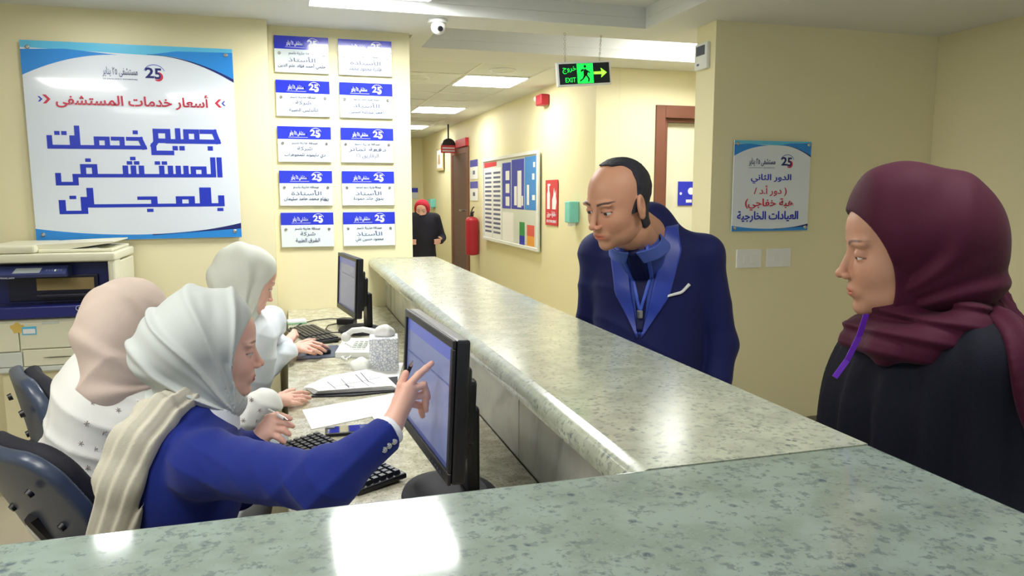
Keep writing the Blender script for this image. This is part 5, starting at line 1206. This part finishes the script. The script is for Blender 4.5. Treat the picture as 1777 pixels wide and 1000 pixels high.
p = A(poly(0, [(577, 745), (628, 741), (640, 752), (588, 763)], K)); c = p.mean(0); u = nrm(p[1]-p[0]); ang = math.atan2(u[1], u[0]); M = rotz(ang, (c[0], c[1], K))
b = MB(M); b.ab((-.075, -.036, .0005), (.075, .036, .011), .008, 3); b.obj('case', M_black, t)
b = MB(M); b.ab((-.066, -.031, .0111), (.066, .031, .0118), 0); b.obj('glass', mat('phone_glass', rgb(24, 28, 36), .05, coat=1), t)
b = MB(M); b.ab((-.07, .012, .0121), (-.045, .028, .0135), .003); b.obj('camera_bump', M_grey, t)
t = thing('ballpoint_pen', 'black ballpoint pen held in the pointing hand', 'pen', D(700, 665, 1.6))
pa, pb = D(716, 627, 1.585), D(692, 686, 1.66); v = pb-pa
b = MB(); b.cone(pa+v*.12, pb, .0042, n=12); b.obj('barrel', M_black, t); b = MB(); b.cone(pa, pa+v*.12, .0012, .0040, 12); b.obj('metal_tip', M_chrome, t)
t = thing('ballpoint_pen', 'pale pen held in the left hand of the woman in blue', 'pen', D(480, 722, 1.87))
pa, pb = D(494, 727, 1.85), D(466, 712, 1.90); b = MB(); b.cone(pa, pb, .0045, .004, 10); b.obj('barrel', M_white, t); b = MB(); b.cone(pa+(pa-pb)*.2, pa, .001, .004, 10); b.obj('metal_tip', M_chrome, t)
# tissue box
mg = bpy.data.materials.new('tissue_box_pattern'); mg.use_nodes = True; nt = mg.node_tree; N = nt.nodes; Lk = nt.links; B_ = N['Principled BSDF']; B_.inputs['Roughness'].default_value = .5
tc = N.new('ShaderNodeTexCoord'); vo = N.new('ShaderNodeTexVoronoi'); vo.feature = 'DISTANCE_TO_EDGE'; vo.inputs['Scale'].default_value = 85; Lk.new(tc.outputs['Object'], vo.inputs['Vector'])
cr = N.new('ShaderNodeValToRGB'); cr.color_ramp.elements[0].position = .05; cr.color_ramp.elements[0].color = (*rgb(176, 182, 198), 1); cr.color_ramp.elements[1].position = .11; cr.color_ramp.elements[1].color = (*rgb(236, 238, 240), 1)
Lk.new(vo.outputs['Distance'], cr.inputs[0]); Lk.new(cr.outputs[0], B_.inputs['Base Color'])
t = thing('tissue_box', 'white patterned tissue box standing beside the monitor', 'box', (.36, 3.05, K))
M = rotz(-.12, (.355, 3.06, K))
b = MB(M); b.ab((-.058, -.058, .0005), (.058, .058, .135), .003, 1); b.obj('carton', mg, t)
b = MB(M); b.tube([(.035*math.cos(a), .03*math.sin(a), .1362) for a in np.linspace(0, 2*math.pi, 20, endpoint=False)], .002, 5, True); b.obj('opening_rim', M_paper, t)
def tis(P):
    q = P-A((.36, 3.06, K+.15), np.float32); return ell(q, (0, 0, .0), (.042, .026, .032))-.006*wob(P, 90, 7)
sculpt('tissue', tis, (.29, 3.0, K+.137), (.43, 3.12, K+.2), .003, M_paper, t)
# telephone
t = thing('desk_telephone', 'white desk telephone with coiled cord between the keyboard and tissue box', 'telephone', (.24, 3.36, K))
M = rotz(-.3, (.27, 3.38, K))
b = MB(M); b.prism([(-.09, .0005), (.09, .0005), (.09, .055), (-.09, .025)], Matrix(((0, 0, 1, -.075), (1, 0, 0, 0), (0, 1, 0, 0), (0, 0, 0, 1))), .15); b.obj('base_unit', M_white, t)
b = MB(M)
for i in range(4):
    for j in range(3): b.box((.0+.022*j, -.05+.022*i, .042+.0036*i), (.014, .012, .006))
setp(b.obj('keypad', M_copg, t, smooth=False), kind='stuff')
b = MB(); hp = [D(600, 582, 3.20), D(612, 574, 3.20), D(630, 572, 3.2), D(650, 576, 3.2), D(664, 584, 3.2)]; b.tube(hp, [.012, .013, .012, .013, .012], 10); b.sph(hp[0]-A((0, 0, .008)), .021); b.sph(hp[-1]-A((0, 0, .008)), .021); b.obj('handset', M_white, t)
b = MB(); cp = [ZP(598, 596, K+.06), ZP(612, 604, K+.03), ZP(617, 615, K+.006), ZP(600, 625, K+.006), ZP(592, 621, K+.006), ZP(604, 617, K+.006), ZP(628, 618, K+.006)]
pp = []; 
for i in range(len(cp)-1):
    for k in range(14):
        f = k/14.; q = cp[i]*(1-f)+cp[i+1]*f; a = (i*14+k)*1.5; pp.append(q+A((math.cos(a)*.005, math.sin(a)*.003, abs(math.sin(a))*.004)))
b.tube(pp, .0028, 5); b.obj('coiled_cord', M_white, t)
t = thing('plastic_bag', 'crumpled white plastic packet at the foot of the tissue box', 'bag', (.27, 2.99, K))
def bagf(P): return np.maximum(ell(P, (.262, 3.03, K+.022), (.042, .048, .03))-.007*wob(P, 75, 4)-.003*wob(P, 160, 5), K+.0012-P[:, 2])
sculpt('packet', bagf, (.19, 2.9, K-.01), (.36, 3.08, K+.085), .004, mat('bag_plastic', rgb(232, 234, 228), .3), t)
t = thing('mouse_pad', 'dark mouse pad beside the far keyboard', 'mouse pad', (.13, 3.47, K))
b = MB(); b.prism(poly(0, [(514, 626), (600, 619), (586, 600), (522, 606)], K), Matrix.Translation((0, 0, K+.0006)), .003); b.obj('pad', M_grey, t, smooth=False)
t = thing('computer_mouse', 'black mouse under the hand of the woman in the white coat', 'mouse', (*ZP(555, 611, K)[:2], K+.004))
mc = ZP(553, 611, K+.012)
sculpt('shell', lambda P: np.maximum(ell(P, mc, (.055, .032, .022)), K+.0042-P[:, 2]), *bbox([mc], .07), .003, M_black, t)
b = MB(); b.cone(mc+A((.022, -.004, .0195)), mc+A((.022, .004, .0195)), .006, n=12); b.obj('scroll_wheel', M_grey, t)
t = thing('cable', 'thin black cable curling over the far end of the desk', 'cable', (*ZP(575, 560, K)[:2], K))
b = MB(); b.tube([ZP(x, y, K+.004) for x, y in ((508, 571), (520, 563), (545, 556), (575, 553), (598, 554))], .003, 6); b.obj('usb_cable', M_black, t)
b = MB(); b.tube([ZP(x, y, K+.004) for x, y in ((600, 577), (575, 577), (565, 571), (569, 565), (582, 562), (596, 562))], .0028, 6); b.obj('power_cable', M_black, t)
t = thing('power_adapter', 'black power adapter lying beside the far monitor base', 'adapter', (*ZP(598, 562, K)[:2], K))
b = MB(rotz(-.5, (*ZP(602, 563, K)[:2], K))); b.ab((-.05, -.03, .0005), (.05, .03, .035), .008, 3); b.obj('brick', M_black, t)
t = thing('card_box', 'small white and green box at the end of the desk', 'box', (*ZP(515, 562, K)[:2], K))
b = MB(rotz(.1, (*ZP(515, 562, K)[:2], K))); b.ab((-.05, -.035, .0005), (.05, .035, .022), .002, 1); b.obj('carton', M_white, t)
b = MB(rotz(.1, (*ZP(515, 562, K)[:2], K))); b.ab((-.0505, -.0355, .004), (.0505, .0355, .010)); b.obj('green_band', mat('soft_green', rgb(120, 190, 130), .5), t)

# ================================================================== office chairs
def chair(label, o, yaw, lean, tp, grp, ws=.42, syaw=0.):
    o = A(o, float); t = thing('office_chair', label, 'chair', (o[0], o[1], 0), grp)
    f = A((math.cos(yaw), math.sin(yaw), 0)); l = A((-math.sin(yaw), math.cos(yaw), 0)); z = A((0, 0, 1.)); R_ = np.stack([f, l, z], 1).astype(np.float32)
    up = nrm(z-f*math.tan(lean)); fn_ = nrm(np.cross(l, up)); fn_ = fn_ if fn_@f > 0 else -fn_; RB = np.stack([fn_, l, up], 1).astype(np.float32)
    hh = .225; ctr = A(tp, float)-up*hh
    def slab(P, th, hw, hhh, off, r):
        q = (P-(ctr+fn_*off).astype(np.float32))@RB; q[:, 0] -= .55*q[:, 1]**2-.05+.35*q[:, 2]**2*0+.10*np.sin(q[:, 2]*4)*.3
        hwz = hw*(1-.16*ramp(q[:, 2], hhh*.1, hhh)); k = np.maximum(np.abs(q[:, 1])-(hwz-.09), 0); m = np.maximum(np.abs(q[:, 2])-(hhh-.09), 0)
        e = np.sqrt(k*k+m*m)-.09; w_ = np.maximum(np.stack([e+r, np.abs(q[:, 0])-(th-r)], 1), 0)
        return np.linalg.norm(w_, axis=1)+np.minimum(np.maximum(e+r, np.abs(q[:, 0])-(th-r)), 0)-r
    lo, hi = bbox([ctr-l*.27-up*hh*1.2, ctr+l*.27+up*hh*1.2, ctr+l*.27-up*hh*1.2, ctr-l*.27+up*hh*1.2], .1)
    sh = sculpt('back_shell', lambda P: slab(P, .020, ws/2+.012, hh, -.018, .014), lo, hi, .006, mat('shell_grey_blue', rgb(60, 72, 94), .32), t)
    sculpt('back_cushion', lambda P: slab(P, .026, ws/2-.004, hh-.016, .022, .022), lo, hi, .006, mat('chair_black_mesh', rgb(24, 25, 38), .75, bump=.35, bscale=320), t)
    for a in (-.6, 0, .6):
        for s_ in (-1, 1):
            q = ctr+up*hh*a+l*s_*.12-fn_*(.036-.55*.0144+.05); b = MB(); b.cone(q-fn_*.0, q-fn_*.012, .012, .010, 12); b.obj('screw_cap', M_black, t)
    b = MB(); q = ctr-up*hh*.4-fn_*.09; b.tube([q+up*.10, q, ctr-up*(hh+.04)-fn_*.10, o*.5+ctr*.5-z*(ctr[2]*.5-.21), o+z*.37], .022, 8); b.obj('back_bracket', M_black, t)
    sc_ = o+z*.40
    sculpt('seat', lambda P: rbox(P, sc_, (.24, .24, .035), .034, R_), *bbox([sc_-.0], .36), .009, MATS['chair_black_mesh'], t)
    b = MB(); b.cone(o+z*.10, o+z*.365, .028, n=16); b.cone(o+z*.07, o+z*.13, .04, n=16); b.obj('gas_column', M_black, t)
    for i in range(5):
        a = yaw+.3+i*2*math.pi/5; e_ = o+A((math.cos(a), math.sin(a), 0))*.24
        b = MB(); b.tube([o+z*.10, o*.4+e_*.6+z*.095, e_+z*.072], [.024, .02, .015], 8); lg = b.obj('base_arm', M_black, t)
        n_ = A((-math.sin(a), math.cos(a), 0)); b = MB(); b.cone(e_+z*.0285-n_*.02, e_+z*.0285+n_*.02, .028, n=16); b.obj('caster', M_black, lg)
    return t
chair('black office chair with grey-blue shell behind the woman in the embroidered blouse', (-.60, 2.42, 0), .42, .30, D(58, 637, 2.30), 'staff office chairs')
chair('nearest office chair at the lower left, behind the woman in the blue blazer', (-.37, 1.86, 0), .75, .55, D(18, 757, 1.92), 'staff office chairs')
chair('farthest office chair, under the woman in the white coat', (-.28, 3.03, 0), 0, .2, (-.50, 3.03, .90), 'staff office chairs')
